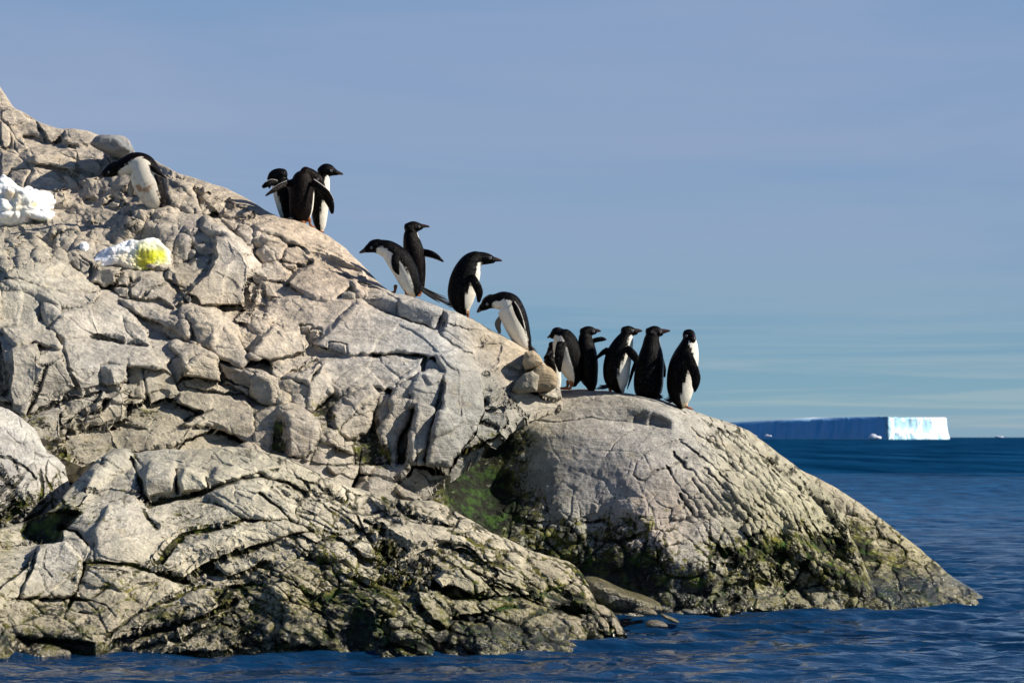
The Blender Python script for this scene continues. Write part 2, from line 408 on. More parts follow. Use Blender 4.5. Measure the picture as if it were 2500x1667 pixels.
def build_mass(name, ms, crest, bot, u0, u1, du, nrow, detail, tints, base_tint, round_px=26, round_m=0.22, crest_jit=2.0,
               back=(16, 2.6, 2.4), blocks=False, label=None, block_name='rock_block'):
    us = np.arange(u0, u1 + 1e-6, du); nc = len(us)
    cp = np.array(crest, float); bp_ = np.array(bot, float)
    vt = np.interp(us, cp[:, 0], cp[:, 1]); vb = np.interp(us, bp_[:, 0], bp_[:, 1])
    k = np.exp(-0.5 * (np.arange(-6, 7) / 2.2)**2); k /= k.sum()
    vt = np.convolve(np.pad(vt, 6, 'edge'), k, 'valid')
    q = np.stack([us / 26, us * 0, us * 0 + 1.7], -1); vt = vt + crest_jit * fbm(q, 4, 21)
    vb = np.maximum(vb, vt + 6)
    sr = np.linspace(0, 1, nrow)**1.04
    U = np.repeat(us[None], nrow, 0); V = vt[None] + (vb - vt)[None] * sr[:, None]
    D = ms.samp(ms.D, U, V)
    tt = np.clip(1 - (V - vt[None]) / round_px, 0, 1)
    D = D + round_m * (1 - np.sqrt(np.clip(1 - tt**2, 0, 1)))
    P = W(U, V, D)
    # normals of the coarse form
    Pu = np.gradient(P, axis=1); Pv = np.gradient(P, axis=0)
    n = np.cross(Pu, Pv); n /= np.linalg.norm(n, axis=-1, keepdims=True) + 1e-12
    n = np.where((n[..., 1:2] > 0), -n, n)
    moss = ms.samp(ms.moss, U, V); crack = ms.samp(ms.crack, U, V); calm = ms.samp(ms.calm, U, V)
    disp, ck, mo = detail(P, U, V, calm, n)
    fade = sstep(0, 10, V - vt[None]) * 0.85 + 0.15
    P = P + n * (disp * fade)[..., None]
    crack = np.clip(np.maximum(crack, ck), 0, 1)
    moss = np.clip(moss + mo, 0, 1)
    z = P[..., 2]
    moss = np.clip(moss + 0.38 * crack * sstep(2.0, 1.1, z), 0, 1)
    wetn = fbm(P * 1.3, 3, 77)
    wet = np.maximum(sstep(0.52, 0.08, z + 0.22 * wetn), ms.samp(ms.wet, U, V))
    tint = tint_field(tints, U, V, base_tint)
    # hidden rear: the rock rolls over the crest and goes down behind
    nb, reach, drop = back
    rows = []
    top = P[0]
    for k in range(nb, 0, -1):
        a = k / nb
        r_ = top.copy(); r_[:, 1] += reach * a**1.3; r_[:, 2] -= drop * a**2.2 + 0.02 * a
        r_ += 0.05 * a * fbm(r_ * 2.5, 3, 5)[:, None]
        rows.append(r_)
    Pf = np.concatenate([np.array(rows), P], 0)
    ext = lambda A: np.concatenate([np.repeat(A[:1], nb, 0), A], 0)
    moss, crack, wet, tint, = ext(moss), ext(crack), ext(wet), ext(tint)
    nr = nrow + nb
    idx = np.arange(nr * nc).reshape(nr, nc)
    quads = np.stack([idx[:-1, :-1], idx[1:, :-1], idx[1:, 1:], idx[:-1, 1:]], -1).reshape(-1, 4)
    verts = Pf.reshape(-1, 3)
    nn = np.cross(np.gradient(Pf, axis=1), np.gradient(Pf, axis=0)).reshape(-1, 3); nn /= np.linalg.norm(nn, axis=1, keepdims=True) + 1e-12; nn = -nn if (nn[:, 1] > 0).mean() > 0.5 else nn
    at = {'tint': np.concatenate([tint.reshape(-1, 3), np.ones((nr * nc, 1))], 1),
          'masks': np.stack([moss.ravel(), crack.ravel(), wet.ravel(), np.ones(nr * nc)], 1)}
    if not blocks:
        o = link(name, mesh_np(name, verts, quads, at, ROCK)); tag(o, kind='structure')
        return o
    lab = np.concatenate([np.zeros((nb, nc), np.int32), ms.near(ms.lab, U, V)], 0)
    ql = lab[:-1, :-1].ravel()
    ids, cnt = np.unique(ql, return_counts=True)
    order = [i for i, c_ in sorted(zip(ids, cnt), key=lambda t: -t[1]) if i > 0 and c_ >= 90][:290]
    keepm = ~np.isin(ql, order)
    def sub(sel, nm, parent, skirt):
        q = quads[sel]; uq, inv = np.unique(q.ravel(), return_inverse=True); q2 = inv.reshape(-1, 4)
        vv = verts[uq]; aa = {k_: a_[uq] for k_, a_ in at.items()}
        if skirt:
            # give the block its hidden sides
            e = np.concatenate([q2[:, [0, 1]], q2[:, [1, 2]], q2[:, [2, 3]], q2[:, [3, 0]]])
            key = np.sort(e, 1); kk = key[:, 0].astype(np.int64) * len(uq) + key[:, 1]
            _, fi, ct = np.unique(kk, return_index=True, return_counts=True)
            be = e[fi[ct == 1]]
            bv = np.unique(be.ravel()); mp_ = -np.ones(len(uq), int); mp_[bv] = np.arange(len(bv)) + len(uq)
            cen = vv.mean(0); low = vv[bv] + (cen - vv[bv]) * 0.14 + np.array([0.0, 0.22, -0.08])
            vv = np.concatenate([vv, low]); aa = {k_: np.concatenate([a_, a_[bv]]) for k_, a_ in aa.items()}
            q2 = np.concatenate([q2, np.stack([be[:, 1], be[:, 0], mp_[be[:, 0]], mp_[be[:, 1]]], 1)])
        me = mesh_np(nm, vv, q2, aa, ROCK)
        nv = nn[uq]
        if len(vv) > len(uq): nv = np.concatenate([nv, nv[bv]])
        me.normals_split_custom_set_from_vertices(nv.tolist())
        return link(nm, me, parent)
    root = sub(keepm, name, None, False); tag(root, kind='structure')
    for i in order: sub(ql == i, block_name, root, True)
    return root
# ================================================================== the left-hand slope and the middle slab
T_ = (0.35, 2.0); TR = (0.9, 1.4); FR = (0.1, 0.15); FD = (-0.22, 0.0); LD = (-1.3, 0.1); RR = (1.1, 0.5); UD = (-0.3, -0.9)
slope = Mass(-160, 1420, 40, 1420, [
    (-160, 60, 37), (0, 215, 35.5), (150, 310, 34), (330, 350, 33), (420, 400, 32), (550, 460, 31), (660, 520, 30), (790, 560, 29.4),
    (880, 660, 28.4), (940, 710, 28), (1060, 740, 27.6), (1150, 780, 27.5), (1240, 840, 27.1), (1330, 920, 26.9), (1345, 965, 26.7),
    (-160, 480, 31), (0, 480, 30.6), (200, 480, 30.6), (400, 560, 28.8), (600, 600, 28.2), (-160, 700, 27), (0, 700, 26.8), (200, 700, 27), (400, 700, 26.8),
    (600, 750, 26.6), (800, 750, 27), (1000, 820, 26.7), (1150, 870, 26.3), (0, 900, 25.2), (200, 930, 24.8), (400, 950, 24.7),
    (600, 950, 24.9), (750, 1000, 25.2), (900, 950, 25.8), (1100, 950, 25.7), (1200, 1000, 25.9), (1150, 1100, 25.8), (1000, 1200, 25.4),
    (900, 1150, 25.2), (800, 1080, 24.9), (650, 1080, 24.1), (500, 1030, 24.2), (250, 1050, 24.1), (0, 1050, 24.2), (200, 1200, 23.8), (-160, 1100, 24.2),
    (600, 1250, 24), (1000, 1350, 25.2), (1400, 1100, 26.9), (1300, 1200, 26.5), (1400, 1000, 27.1), (1400, 1400, 26), (0, 1420, 23.5)])
s = slope
def zone(x, y, rx, ry):
    return np.exp(-(((s.X - x) / rx)**2 + ((s.Y - y) / ry)**2)**1.5)
zr = np.maximum(zone(300, 520, 300, 110), np.maximum(zone(60, 640, 140, 80), zone(480, 480, 160, 60)))   # rubble
zr = np.maximum(zr, 0.8 * zone(560, 780, 170, 70))
zs = 1 - zr
s.cells(150, 1.5, 3, ang=20, aspect=1.3, groove=0.04, gw=0.02, label=1, step=0.4, brk=0.9)
s.cells(62, 0.8, 5, ang=25, aspect=1.4, groove=0.02, gw=0.035, mask=0.4 + 0.6 * zs, step=0.12, brk=0.9)
s.cells(30, 1.5, 7, ang=30, aspect=1.2, groove=0.03, gw=0.06, mask=zr, label=2, step=0.3)
s.cells(22, 0.3, 9, ang=60, aspect=1.5, groove=0.012, gw=0.07, mask=0.5 + 0.5 * zr)
s.cells(13, 0.9, 27, ang=20, aspect=1.2, groove=0.012, gw=0.1, mask=zr * 0.8, step=0.07)
FC = []
def fc(c, pts, g, **k): FC.append((c, pts, g, k))
# skyline boulders at the top
fc(8, [(0, 60), (200, 350), (100, 350), (0, 330)], (0.7, 0.9), lab=20)
fc(8, [(0, 380), (90, 350), (210, 370), (400, 480), (580, 640), (560, 700), (640, 800), (620, 880), (500, 780), (330, 780), (230, 830), (150, 700), (80, 600), (0, 530)], (0.15, 0.9), lab=21, rim=0.05)
fc(8, [(420, 485), (600, 500), (800, 590), (910, 680), (880, 770), (830, 830), (740, 900), (640, 800), (600, 680), (540, 590)], (0.35, 0.9), lab=22, rim=0.05)
fc(8, [(0, 540), (90, 610), (150, 720), (150, 850), (110, 980), (0, 930)], (0.8, 0.3), lab=23, rim=0.06, out=0.08)
fc(8, [(920, 690), (1080, 670), (1290, 710), (1440, 770), (1360, 860), (1280, 920), (1130, 900), (950, 900), (870, 800)], (0.1, 1.0), lab=24, rim=0.05)
fc(8, [(870, 800), (950, 830), (950, 900), (890, 870)], LD)
fc(8, [(190, 860), (240, 830), (400, 930), (380, 990), (270, 1050), (200, 960)], (0.2, 1.2), rim=0.06, lab=25)
fc(8, [(340, 1120), (480, 1060), (640, 1010), (820, 1040), (1000, 1090), (1100, 1160), (1120, 1250), (1050, 1300), (850, 1240), (700, 1200), (560, 1210), (420, 1160)], (0.45, 1.3), lab=26, rim=0.05, out=0.05)
fc(8, [(340, 1120), (480, 1060), (520, 1100), (420, 1160)], LD)
fc(8, [(870, 980), (960, 930), (1100, 1000), (1100, 1120), (1000, 1080), (850, 1030)], (-0.4, 0.4), rim=0.05, lab=27)
fc(8, [(1080, 910), (1180, 900), (1300, 960), (1430, 1020), (1500, 1100), (1470, 1180), (1310, 1090), (1120, 1070)], (0.5, 1.5), lab=28)
fc(8, [(1110, 1080), (1310, 1090), (1470, 1190), (1440, 1330), (1300, 1330), (1130, 1250), (1110, 1170)], (0.25, 0.6), rim=0.05, lab=29)
fc(8, [(0, 960), (160, 1010), (330, 1110), (440, 1230), (330, 1250), (180, 1300), (90, 1370), (0, 1380)], (0.1, 1.6), lab=30, rim=0.05)
fc(8, [(100, 1370), (180, 1270), (340, 1250), (470, 1270), (420, 1360), (340, 1540), (150, 1500), (60, 1420)], (0.0, 1.3), lab=31, rim=0.06, out=0.05)
fc(8, [(480, 1230), (640, 1210), (880, 1290), (860, 1400), (700, 1390), (560, 1330)], (-0.1, 1.8), rim=0.03)
fc(8, [(900, 1280), (1080, 1380), (1140, 1460), (1190, 1560), (1000, 1560), (860, 1420)], (0.4, 0.5), rim=0.05, lab=32)
fc(8, [(890, 1250), (1020, 1250), (1140, 1300), (1110, 1360), (960, 1290)], (-0.3, 0.1), rim=0.05)
fc(8, [(1140, 1310), (1230, 1330), (1370, 1440), (1290, 1510), (1210, 1390), (1130, 1380)], (0.8, 1.0), lab=33)
fc(8, [(1130, 1380), (1210, 1390), (1290, 1510), (1200, 1540), (1130, 1450)], LD, rim=0.05)
fc(8, [(1430, 1560), (1490, 1440), (1620, 1500), (1740, 1568)], (0.2, 1.2), rim=0.04)
# the slope behind the first bird and under the three birds
fc(9, [(90, 100), (220, 190), (380, 260), (450, 340), (490, 560), (380, 570), (180, 480), (130, 380)], (0.45, 0.5), lab=34, rim=0.06, out=0.1)
fc(9, [(220, 90), (330, 120), (300, 180), (230, 140)], (0.1, 0.4), rim=0.05)
fc(9, [(440, 300), (510, 240), (520, 330), (460, 340)], LD, rim=0.03)
fc(9, [(490, 550), (640, 400), (700, 400), (640, 540), (560, 580)], (0.1, 0.3), rim=0.05, lab=35)
fc(9, [(640, 390), (780, 380), (780, 440), (720, 540), (640, 540)], (0.9, 0.6), lab=35)
fc(9, [(470, 350), (600, 310), (760, 360), (640, 390), (500, 540)], (0.0, 1.4), rim=0.03)
fc(9, [(790, 400), (860, 440), (810, 490), (780, 480)], LD, rim=0.05)
fc(9, [(700, 560), (790, 500), (900, 460), (1080, 520), (1060, 580), (900, 600), (770, 590)], (0.3, 1.5), rim=0.05, lab=36)
fc(9, [(320, 110), (480, 150), (800, 260), (1000, 360), (1230, 520), (1370, 590), (1200, 570), (1080, 500), (860, 400), (600, 270), (330, 190)], (0.3, 2.3))
fc(9, [(580, 600), (800, 600), (920, 650), (880, 740), (760, 720), (640, 640)], (0.2, 1.4), rim=0.05, lab=37)
fc(9, [(960, 630), (1040, 570), (1160, 590), (1140, 660), (1010, 700), (950, 680)], (0.0, 0.7), rim=0.06, lab=38)
fc(9, [(1160, 560), (1340, 600), (1280, 620), (1170, 590)], LD)
fc(9, [(1040, 700), (1280, 620), (1500, 610), (1700, 690), (1900, 830), (2150, 1000), (2340, 1180), (2330, 1280), (2200, 1180), (1900, 1060), (1600, 920), (1400, 820), (1200, 760)], (0.55, 2.0), lab=39)
fc(9, [(880, 760), (1080, 720), (1090, 800), (1050, 960), (960, 860)], (0.2, 1.2), rim=0.05, lab=40)
fc(9, [(1090, 760), (1160, 760), (1150, 820), (1080, 890)], LD, rim=0.04)
fc(9, [(1100, 820), (1300, 820), (1460, 900), (1400, 1010), (1340, 1060), (1220, 920), (1080, 890)], (0.1, 1.1), lab=41, rim=0.03)
fc(9, [(1120, 990), (1200, 900), (1290, 980), (1340, 1060), (1220, 1100), (1180, 1060)], (-0.35, 0.6), rim=0.05, lab=42)
fc(9, [(1390, 1050), (1450, 950), (1540, 910), (1640, 940), (1740, 1060), (1640, 1120), (1500, 1110)], (-0.25, 0.8), rim=0.05, lab=43)
fc(9, [(1640, 940), (1900, 1010), (2100, 1110), (2290, 1190), (2120, 1240), (1900, 1150), (1740, 1080)], (0.4, 1.7), lab=44)
fc(9, [(1400, 1090), (1580, 1120), (1530, 1190), (1430, 1150)], (-0.1, 0.1), rim=0.03)
fc(9, [(1070, 1200), (1220, 1110), (1340, 1080), (1440, 1160), (1510, 1200), (1420, 1300), (1240, 1290)], (0.1, 1.4), rim=0.04, lab=45)
fc(9, [(1520, 1200), (1740, 1080), (1900, 1160), (2130, 1260), (2200, 1330), (2100, 1400), (2000, 1500), (1880, 1560), (1700, 1470), (1430, 1300)], (0.2, 1.5), rim=0.04, lab=46)
fc(9, [(2130, 1260), (2200, 1280), (2290, 1440), (2220, 1510), (2190, 1400)], (-0.5, 0.3), lab=46)
fc(9, [(1060, 1240), (1240, 1290), (1430, 1310), (1650, 1450), (1560, 1500), (1400, 1490), (1220, 1470)], (0.1, 1.2), lab=47, rim=0.05)
fc(9, [(1200, 1460), (1400, 1490), (1640, 1460), (1500, 1510), (1320, 1530)], UD, rim=0.05)
# big pale slab left of the middle, its fluted front
fc(9, [(560, 600), (720, 720), (850, 800), (950, 880), (1030, 1000), (1000, 1010), (860, 880), (760, 800), (640, 790), (500, 720)], (0.75, 1.6), lab=48)
fc(9, [(640, 820), (760, 800), (860, 880), (1000, 1010), (1050, 1120), (1050, 1230), (960, 1568), (520, 1568), (320, 1420), (420, 1300), (570, 1180), (650, 1000)], (0.3, 0.12), lab=48, calm=0.97, rim=0.03)
fc(9, [(240, 570), (400, 590), (560, 600), (500, 700), (300, 740), (180, 860), (60, 780), (0, 600)], (0.2, 1.6), lab=49)
fc(9, [(300, 740), (500, 690), (480, 730), (330, 780), (170, 1130), (150, 1080), (170, 880)], (0.8, 0.1), lab=49)
fc(9, [(310, 780), (340, 730), (470, 740), (470, 790), (390, 830)], (-0.4, 0.2), rim=0.06, lab=50, out=0.1)
fc(9, [(180, 1130), (210, 960), (290, 790), (370, 830), (380, 960), (350, 1080), (260, 1120)], (-0.75, 0.0), rim=0.08, lab=51)
fc(9, [(380, 830), (560, 760), (640, 830), (640, 870), (460, 900), (400, 890)], (0.1, 0.8), rim=0.05, lab=52)
fc(9, [(440, 910), (640, 900), (640, 980), (560, 1030), (480, 1000)], (-0.3, -0.2), rim=0.06, lab=52)
fc(9, [(380, 960), (440, 960), (470, 1020), (350, 1080)], LD, rim=0.05)
fc(9, [(150, 1140), (340, 1110), (480, 1020), (620, 1030), (570, 1160), (420, 1300), (330, 1380), (220, 1330), (120, 1260)], (0.1, 1.0), lab=53, rim=0.04)
fc(9, [(1000, 1480), (1060, 1240), (1100, 1330), (1080, 1480), (1020, 1560)], FR, lab=54, rim=0.05)
fc(9, [(1100, 1330), (1160, 1340), (1210, 1480), (1190, 1568), (1080, 1568)], RR, lab=54, rim=0.04)
# rubble below and left of the first bird
for p, g in [([(600, 490), (640, 450), (890, 500), (870, 640), (640, 560)], (0.2, 0.5)), ([(860, 600), (900, 530), (980, 580), (1000, 660), (900, 640)], LD),
             ([(900, 520), (1010, 480), (1110, 600), (1060, 690), (990, 650), (980, 580)], (0.7, 0.6)), ([(730, 350), (780, 330), (820, 430), (730, 400)], LD),
             ([(1060, 440), (1110, 340), (1240, 340), (1270, 480), (1180, 460)], (-0.2, 0.5)), ([(1370, 530), (1450, 470), (1520, 500), (1510, 570), (1400, 560)], (-0.7, 0.1)),
             ([(1200, 660), (1350, 590), (1480, 620), (1540, 700), (1420, 820), (1300, 800), (1200, 740)], (0.1, 1.2)),
             ([(1080, 740), (1130, 720), (1220, 790), (1210, 850), (1090, 790)], LD), ([(1230, 830), (1270, 760), (1310, 850)], LD),
             ([(760, 1000), (800, 880), (940, 890), (1000, 930), (930, 1180), (780, 1120)], (0.1, 0.4)), ([(1000, 830), (1090, 780), (1190, 860), (1120, 970), (1040, 930)], (0.0, 0.9)),
             ([(1180, 1080), (1200, 880), (1300, 870), (1460, 930), (1500, 1040), (1330, 1090)], (0.3, 1.0)), ([(1540, 920), (1780, 740), (1870, 800), (1760, 1030), (1560, 1040)], (0.5, 0.2)),
             ([(1870, 780), (1980, 800), (2040, 890), (2000, 1010), (1830, 1000)], (-0.1, 0.2)), ([(200, 960), (260, 880), (400, 920), (420, 990), (250, 1000)], (-0.2, 0.7)),
             ([(480, 990), (520, 880), (700, 930), (700, 1100), (560, 1040)], (0.2, 0.5)), ([(800, 1150), (920, 1180), (1150, 1290), (1180, 1360), (1110, 1470), (950, 1330), (870, 1230)], (0.6, 0.7)),
             ([(1130, 1470), (1190, 1350), (1310, 1300), (1500, 1350), (1480, 1420), (1440, 1568), (1180, 1540)], (-0.1, 0.35)),
             ([(1480, 1568), (1500, 1450), (1590, 1370), (1680, 1420), (1620, 1540)], (0.0, 0.7)), ([(300, 300), (430, 100), (740, 200), (780, 250), (560, 290)], (0.2, 1.6)),
             ([(760, 120), (900, 130), (1040, 280), (1050, 350), (880, 300)], (0.3, 0.5)), ([(420, 400), (500, 290), (660, 330), (680, 430), (560, 480)], (0.1, 1.2))]:
    fc(10, p, g, rim=0.04, lab=100 + len(FC))
# long smooth back under the snow, left edge
fc(2, [(0, 230), (80, 170), (350, 125), (520, 160), (620, 250), (720, 330), (600, 340), (460, 350), (300, 310), (150, 250)], (0.3, 2.0), lab=60, rim=0.04)
fc(2, [(0, 250), (150, 260), (300, 320), (430, 430), (450, 520), (350, 600), (300, 420), (180, 340), (0, 330)], (0.25, 0.9), lab=61, rim=0.04)
fc(2, [(300, 400), (400, 450), (450, 520), (350, 600), (320, 500)], (-0.5, 0.2), rim=0.05)
fc(2, [(0, 340), (170, 340), (290, 430), (240, 580), (120, 560), (0, 520)], (0.2, 0.9), lab=62)
fc(2, [(480, 60), (530, 40), (660, 130), (620, 250), (560, 180), (490, 130)], (0.1, 0.8), rim=0.06, lab=63)
fc(2, [(640, 260), (700, 150), (860, 150), (830, 270), (760, 300)], (-0.1, 0.35), rim=0.06, lab=64)
fc(2, [(830, 230), (880, 190), (950, 200), (930, 280), (850, 290)], (0.1, 0.5), rim=0.05, lab=65)
fc(2, [(810, 300), (930, 290), (930, 370), (850, 370)], (-0.3, 0.1), rim=0.05)
fc(2, [(930, 290), (1010, 210), (1120, 230), (1200, 260), (1040, 340), (1010, 380), (940, 370)], (0.0, 1.2), rim=0.05, lab=66)
fc(2, [(1010, 380), (1070, 310), (1190, 270), (1300, 330), (1350, 390), (1250, 450), (1130, 380)], (0.2, 1.0), rim=0.05, lab=67)
fc(2, [(370, 600), (460, 480), (700, 400), (900, 480), (1050, 600), (1090, 720), (900, 680), (700, 640), (450, 680)], (0.4, 1.7), lab=68, rim=0.04)
fc(2, [(450, 690), (600, 650), (900, 680), (1060, 720), (1170, 830), (1240, 930), (1060, 880), (870, 860), (740, 850), (600, 960), (490, 870)], (0.35, 1.8), lab=69, rim=0.04)
fc(2, [(500, 900), (720, 860), (720, 990), (580, 1060)], (0.15, 0.1), lab=69)
fc(2, [(715, 860), (800, 860), (830, 1000), (770, 1020), (720, 1000)], LD, rim=0.04, lab=69)
fc(2, [(800, 860), (900, 860), (910, 960), (840, 1020), (820, 990)], (0.7, 0.3), lab=69)
fc(2, [(910, 870), (1030, 870), (1030, 960), (1050, 1110), (920, 1080)], (-0.1, 0.1), rim=0.03, lab=70)
fc(2, [(1030, 960), (1080, 880), (1200, 900), (1250, 960), (1280, 1060), (1200, 1100), (1070, 1140)], (0.25, 0.2), rim=0.03, lab=70)
fc(2, [(1250, 940), (1290, 1060), (1270, 1110), (1200, 1100)], RR, lab=70)
fc(2, [(0, 590), (120, 560), (270, 590), (400, 640), (440, 750), (250, 690), (100, 720), (30, 640)], (0.3, 1.6), lab=71)
fc(2, [(80, 740), (270, 700), (280, 850), (330, 880), (190, 1220), (80, 1180), (60, 1000)], (0.2, 0.1), rim=0.05, lab=71)
fc(2, [(330, 860), (440, 780), (500, 900), (560, 1010), (440, 1110), (380, 1140), (190, 1220)], (0.35, 0.12), rim=0.04, lab=72)
fc(2, [(0, 700), (50, 900), (40, 1050), (0, 1060)], LD, rim=0.06)
# blocks in the middle left
fc(2, [(840, 380), (1080, 430), (1200, 500), (1330, 540), (1370, 620), (1350, 690), (1250, 600), (1160, 560), (1000, 500)], (0.5, 1.2), lab=73, rim=0.04)
fc(2, [(1170, 560), (1230, 570), (1330, 690), (1250, 670), (1170, 620)], (-0.6, -0.1), rim=0.04)
fc(2, [(1370, 540), (1410, 560), (1420, 710), (1370, 690)], LD, rim=0.08, moss=0.5)
fc(2, [(1330, 500), (1500, 480), (1610, 560), (1700, 700), (1790, 820), (1740, 870), (1600, 820), (1480, 730), (1420, 700), (1400, 560)], (0.6, 0.7), lab=74)
fc(2, [(1390, 570), (1510, 580), (1530, 690), (1460, 740), (1420, 690)], (-0.4, 0.0), lab=74)
fc(2, [(1210, 720), (1250, 680), (1400, 730), (1560, 800), (1560, 840), (1400, 800), (1330, 880), (1270, 780)], (0.2, 1.1), rim=0.05, lab=75)
fc(2, [(1330, 880), (1400, 800), (1540, 820), (1580, 900), (1580, 980), (1440, 950), (1320, 930)], (0.1, 0.05), rim=0.05, lab=75, out=0.05)
fc(2, [(1200, 850), (1270, 780), (1330, 870), (1310, 940), (1270, 1000), (1240, 930)], LD, rim=0.05)
fc(2, [(1570, 830), (1700, 880), (1830, 920), (1790, 1020), (1600, 960), (1580, 900)], (-0.25, 0.0), rim=0.07, lab=76)
fc(2, [(1600, 960), (1790, 1020), (1790, 1080), (1740, 1060), (1600, 1000)], LD, rim=0.08)
fc(2, [(1790, 1060), (1800, 970), (1840, 910), (1930, 960), (1980, 1060), (1970, 1140), (1870, 1140)], (-0.25, 0.05), rim=0.07, lab=77)
fc(2, [(1840, 900), (2000, 980), (2110, 1110), (1990, 1150), (1980, 1060), (1930, 960)], (0.9, 0.8), lab=77)
fc(2, [(1300, 960), (1400, 940), (1600, 990), (1750, 1060), (1600, 1060), (1320, 1010)], (0.1, 1.1), rim=0.06, lab=78)
# pale block pair with cut faces
fc(2, [(1780, 790), (1840, 700), (1960, 580), (2070, 620), (2190, 680), (2210, 760), (2060, 800), (1900, 830), (1830, 830)], (0.5, 0.45), rim=0.05, lab=79, calm=0.9)
fc(2, [(1800, 820), (1970, 640), (1850, 720), (1780, 790)], (0.0, 0.2), lab=79)
fc(2, [(1700, 680), (1850, 640), (1900, 640), (1800, 780), (1760, 760)], (-0.2, 0.6), rim=0.04)
fc(2, [(1920, 820), (2060, 800), (2210, 770), (2290, 800), (2220, 850), (2060, 910), (1990, 970), (1940, 900)], (0.1, 1.5), rim=0.05, lab=80)
fc(2, [(2000, 960), (2220, 870), (2300, 830), (2210, 1000), (2080, 950)], (0.1, 1.8), lab=81, rim=0.04)
fc(2, [(2210, 1000), (2320, 840), (2360, 900), (2390, 1040), (2200, 1210)], (0.75, 0.1), lab=81, rim=0.03, calm=0.9)
fc(2, [(1990, 980), (2080, 960), (2210, 1010), (2200, 1210), (2120, 1160), (2080, 1070), (2000, 1040)], (-0.05, 0.1), lab=82, rim=0.04)
# lower ledges with the algae pools
fc(2, [(450, 1100), (640, 1070), (720, 1040), (690, 1110), (560, 1210), (480, 1250)], (-0.1, 0.9), rim=0.04, lab=83)
fc(2, [(550, 1290), (600, 1200), (720, 1180), (830, 1030), (910, 1010), (910, 1100), (890, 1260), (740, 1290), (600, 1310)], (0.3, 0.2), rim=0.05, lab=84)
fc(2, [(1290, 1050), (1540, 1060), (1760, 1100), (1830, 1180), (1810, 1420), (1610, 1330), (1500, 1300), (1280, 1290), (1450, 1190), (1250, 1120)], (0.1, 1.5), rim=0.04, lab=85)
fc(2, [(1620, 1310), (1810, 1230), (1815, 1420), (1700, 1380)], FR, lab=85)
fc(2, [(1820, 1190), (1960, 1170), (2080, 1200), (1960, 1260), (1930, 1500), (1820, 1430)], (-0.05, 0.15), rim=0.05, lab=86, moss=0.2)
fc(2, [(1980, 1180), (2080, 1150), (2200, 1230), (2260, 1290), (2120, 1260), (2070, 1250)], (0.5, 1.6), lab=87)
fc(2, [(2070, 1250), (2120, 1250), (2260, 1290), (2270, 1460), (2180, 1520), (2070, 1510)], (0.3, 0.1), lab=87, rim=0.04)
fc(2, [(1930, 1500), (1960, 1260), (2070, 1240), (2070, 1510)], (-0.5, 0.0), moss=0.85)
fc(2, [(460, 1310), (600, 1310), (900, 1290), (1200, 1340), (1300, 1290), (1600, 1290), (1200, 1440), (900, 1480), (600, 1560), (440, 1500)], (0.1, 1.4), lab=88)
fc(2, [(2350, 1000), (2349, 1090), (2200, 1250), (2349, 1400), (2349, 1568)], (0, 0.5))
# -- the middle slab (crop 4)
fc(4, [(805, 410), (1000, 500), (1200, 560), (1390, 650), (1530, 740), (1440, 780), (1300, 790), (1150, 760), (1000, 770), (850, 780), (700, 790), (600, 760), (450, 700), (540, 640), (650, 560)], (0.45, 1.9), lab=90, calm=0.93)
fc(4, [(140, 400), (320, 370), (600, 400), (800, 410), (650, 560), (540, 640), (450, 700), (330, 600), (200, 560), (150, 480)], (0.2, 1.9), lab=91)
fc(4, [(390, 560), (470, 570), (470, 640), (400, 630)], LD, rim=0.06); fc(4, [(470, 590), (540, 600), (520, 650), (460, 690), (440, 650)], UD, rim=0.06)
fc(4, [(600, 690), (720, 700), (740, 790), (660, 760), (590, 750)], (-0.3, 0.2), rim=0.05)
fc(4, [(520, 800), (850, 790), (1280, 800), (1240, 900), (1060, 1030), (900, 1010), (740, 1060), (620, 1070), (560, 880)], (0.35, 1.5), lab=92)
fc(4, [(1290, 800), (1440, 760), (1540, 750), (1640, 800), (1700, 900), (1730, 1040), (1720, 1200), (1660, 1330), (1510, 1480), (1450, 1568), (1290, 1568), (1300, 1400), (1400, 1180), (1430, 900), (1360, 800)], (0.45, 0.35), lab=93, calm=0.93)
fc(4, [(1430, 760), (1540, 745), (1640, 800), (1600, 830), (1480, 800)], (0.6, 1.3), lab=93)
fc(4, [(1290, 830), (1350, 790), (1340, 860), (1290, 920)], LD, rim=0.04)
fc(4, [(1340, 850), (1420, 870), (1400, 960), (1320, 1000), (1280, 930)], (0.6, 0.2))
fc(4, [(1240, 920), (1430, 900), (1410, 1100), (1320, 1350), (1280, 1568), (1180, 1568), (1180, 1300), (1210, 1180), (1190, 1050)], (0.05, 0.1), lab=94, calm=0.9)
fc(4, [(1060, 1030), (1240, 930), (1190, 1050), (1150, 1240), (1080, 1400), (1040, 1500), (1000, 1400), (960, 1330), (1040, 1180), (1050, 1070)], (0.3, 0.12), lab=95)
fc(4, [(1165, 1150), (1225, 1130), (1230, 1200), (1180, 1340), (1150, 1568), (1085, 1568), (1075, 1400), (1150, 1240)], (-1.6, 0.0), rim=0.08, out=-0.25)
fc(4, [(1410, 960), (1432, 990), (1340, 1350), (1290, 1568), (1270, 1540), (1310, 1330)], (-1.6, 0.0), rim=0.05, out=-0.15)
fc(4, [(740, 1100), (900, 1010), (940, 1080), (820, 1170), (700, 1280), (650, 1330), (620, 1200)], (0.2, 1.6), lab=96)
fc(4, [(940, 1080), (930, 1110), (870, 1250), (860, 1350), (740, 1390), (660, 1340), (700, 1280), (820, 1170)], (0.4, 0.1), lab=96, rim=0.03)
fc(4, [(945, 1075), (950, 1340), (880, 1350), (890, 1180)], (-2.0, 0.0), rim=0.08, out=-0.2)
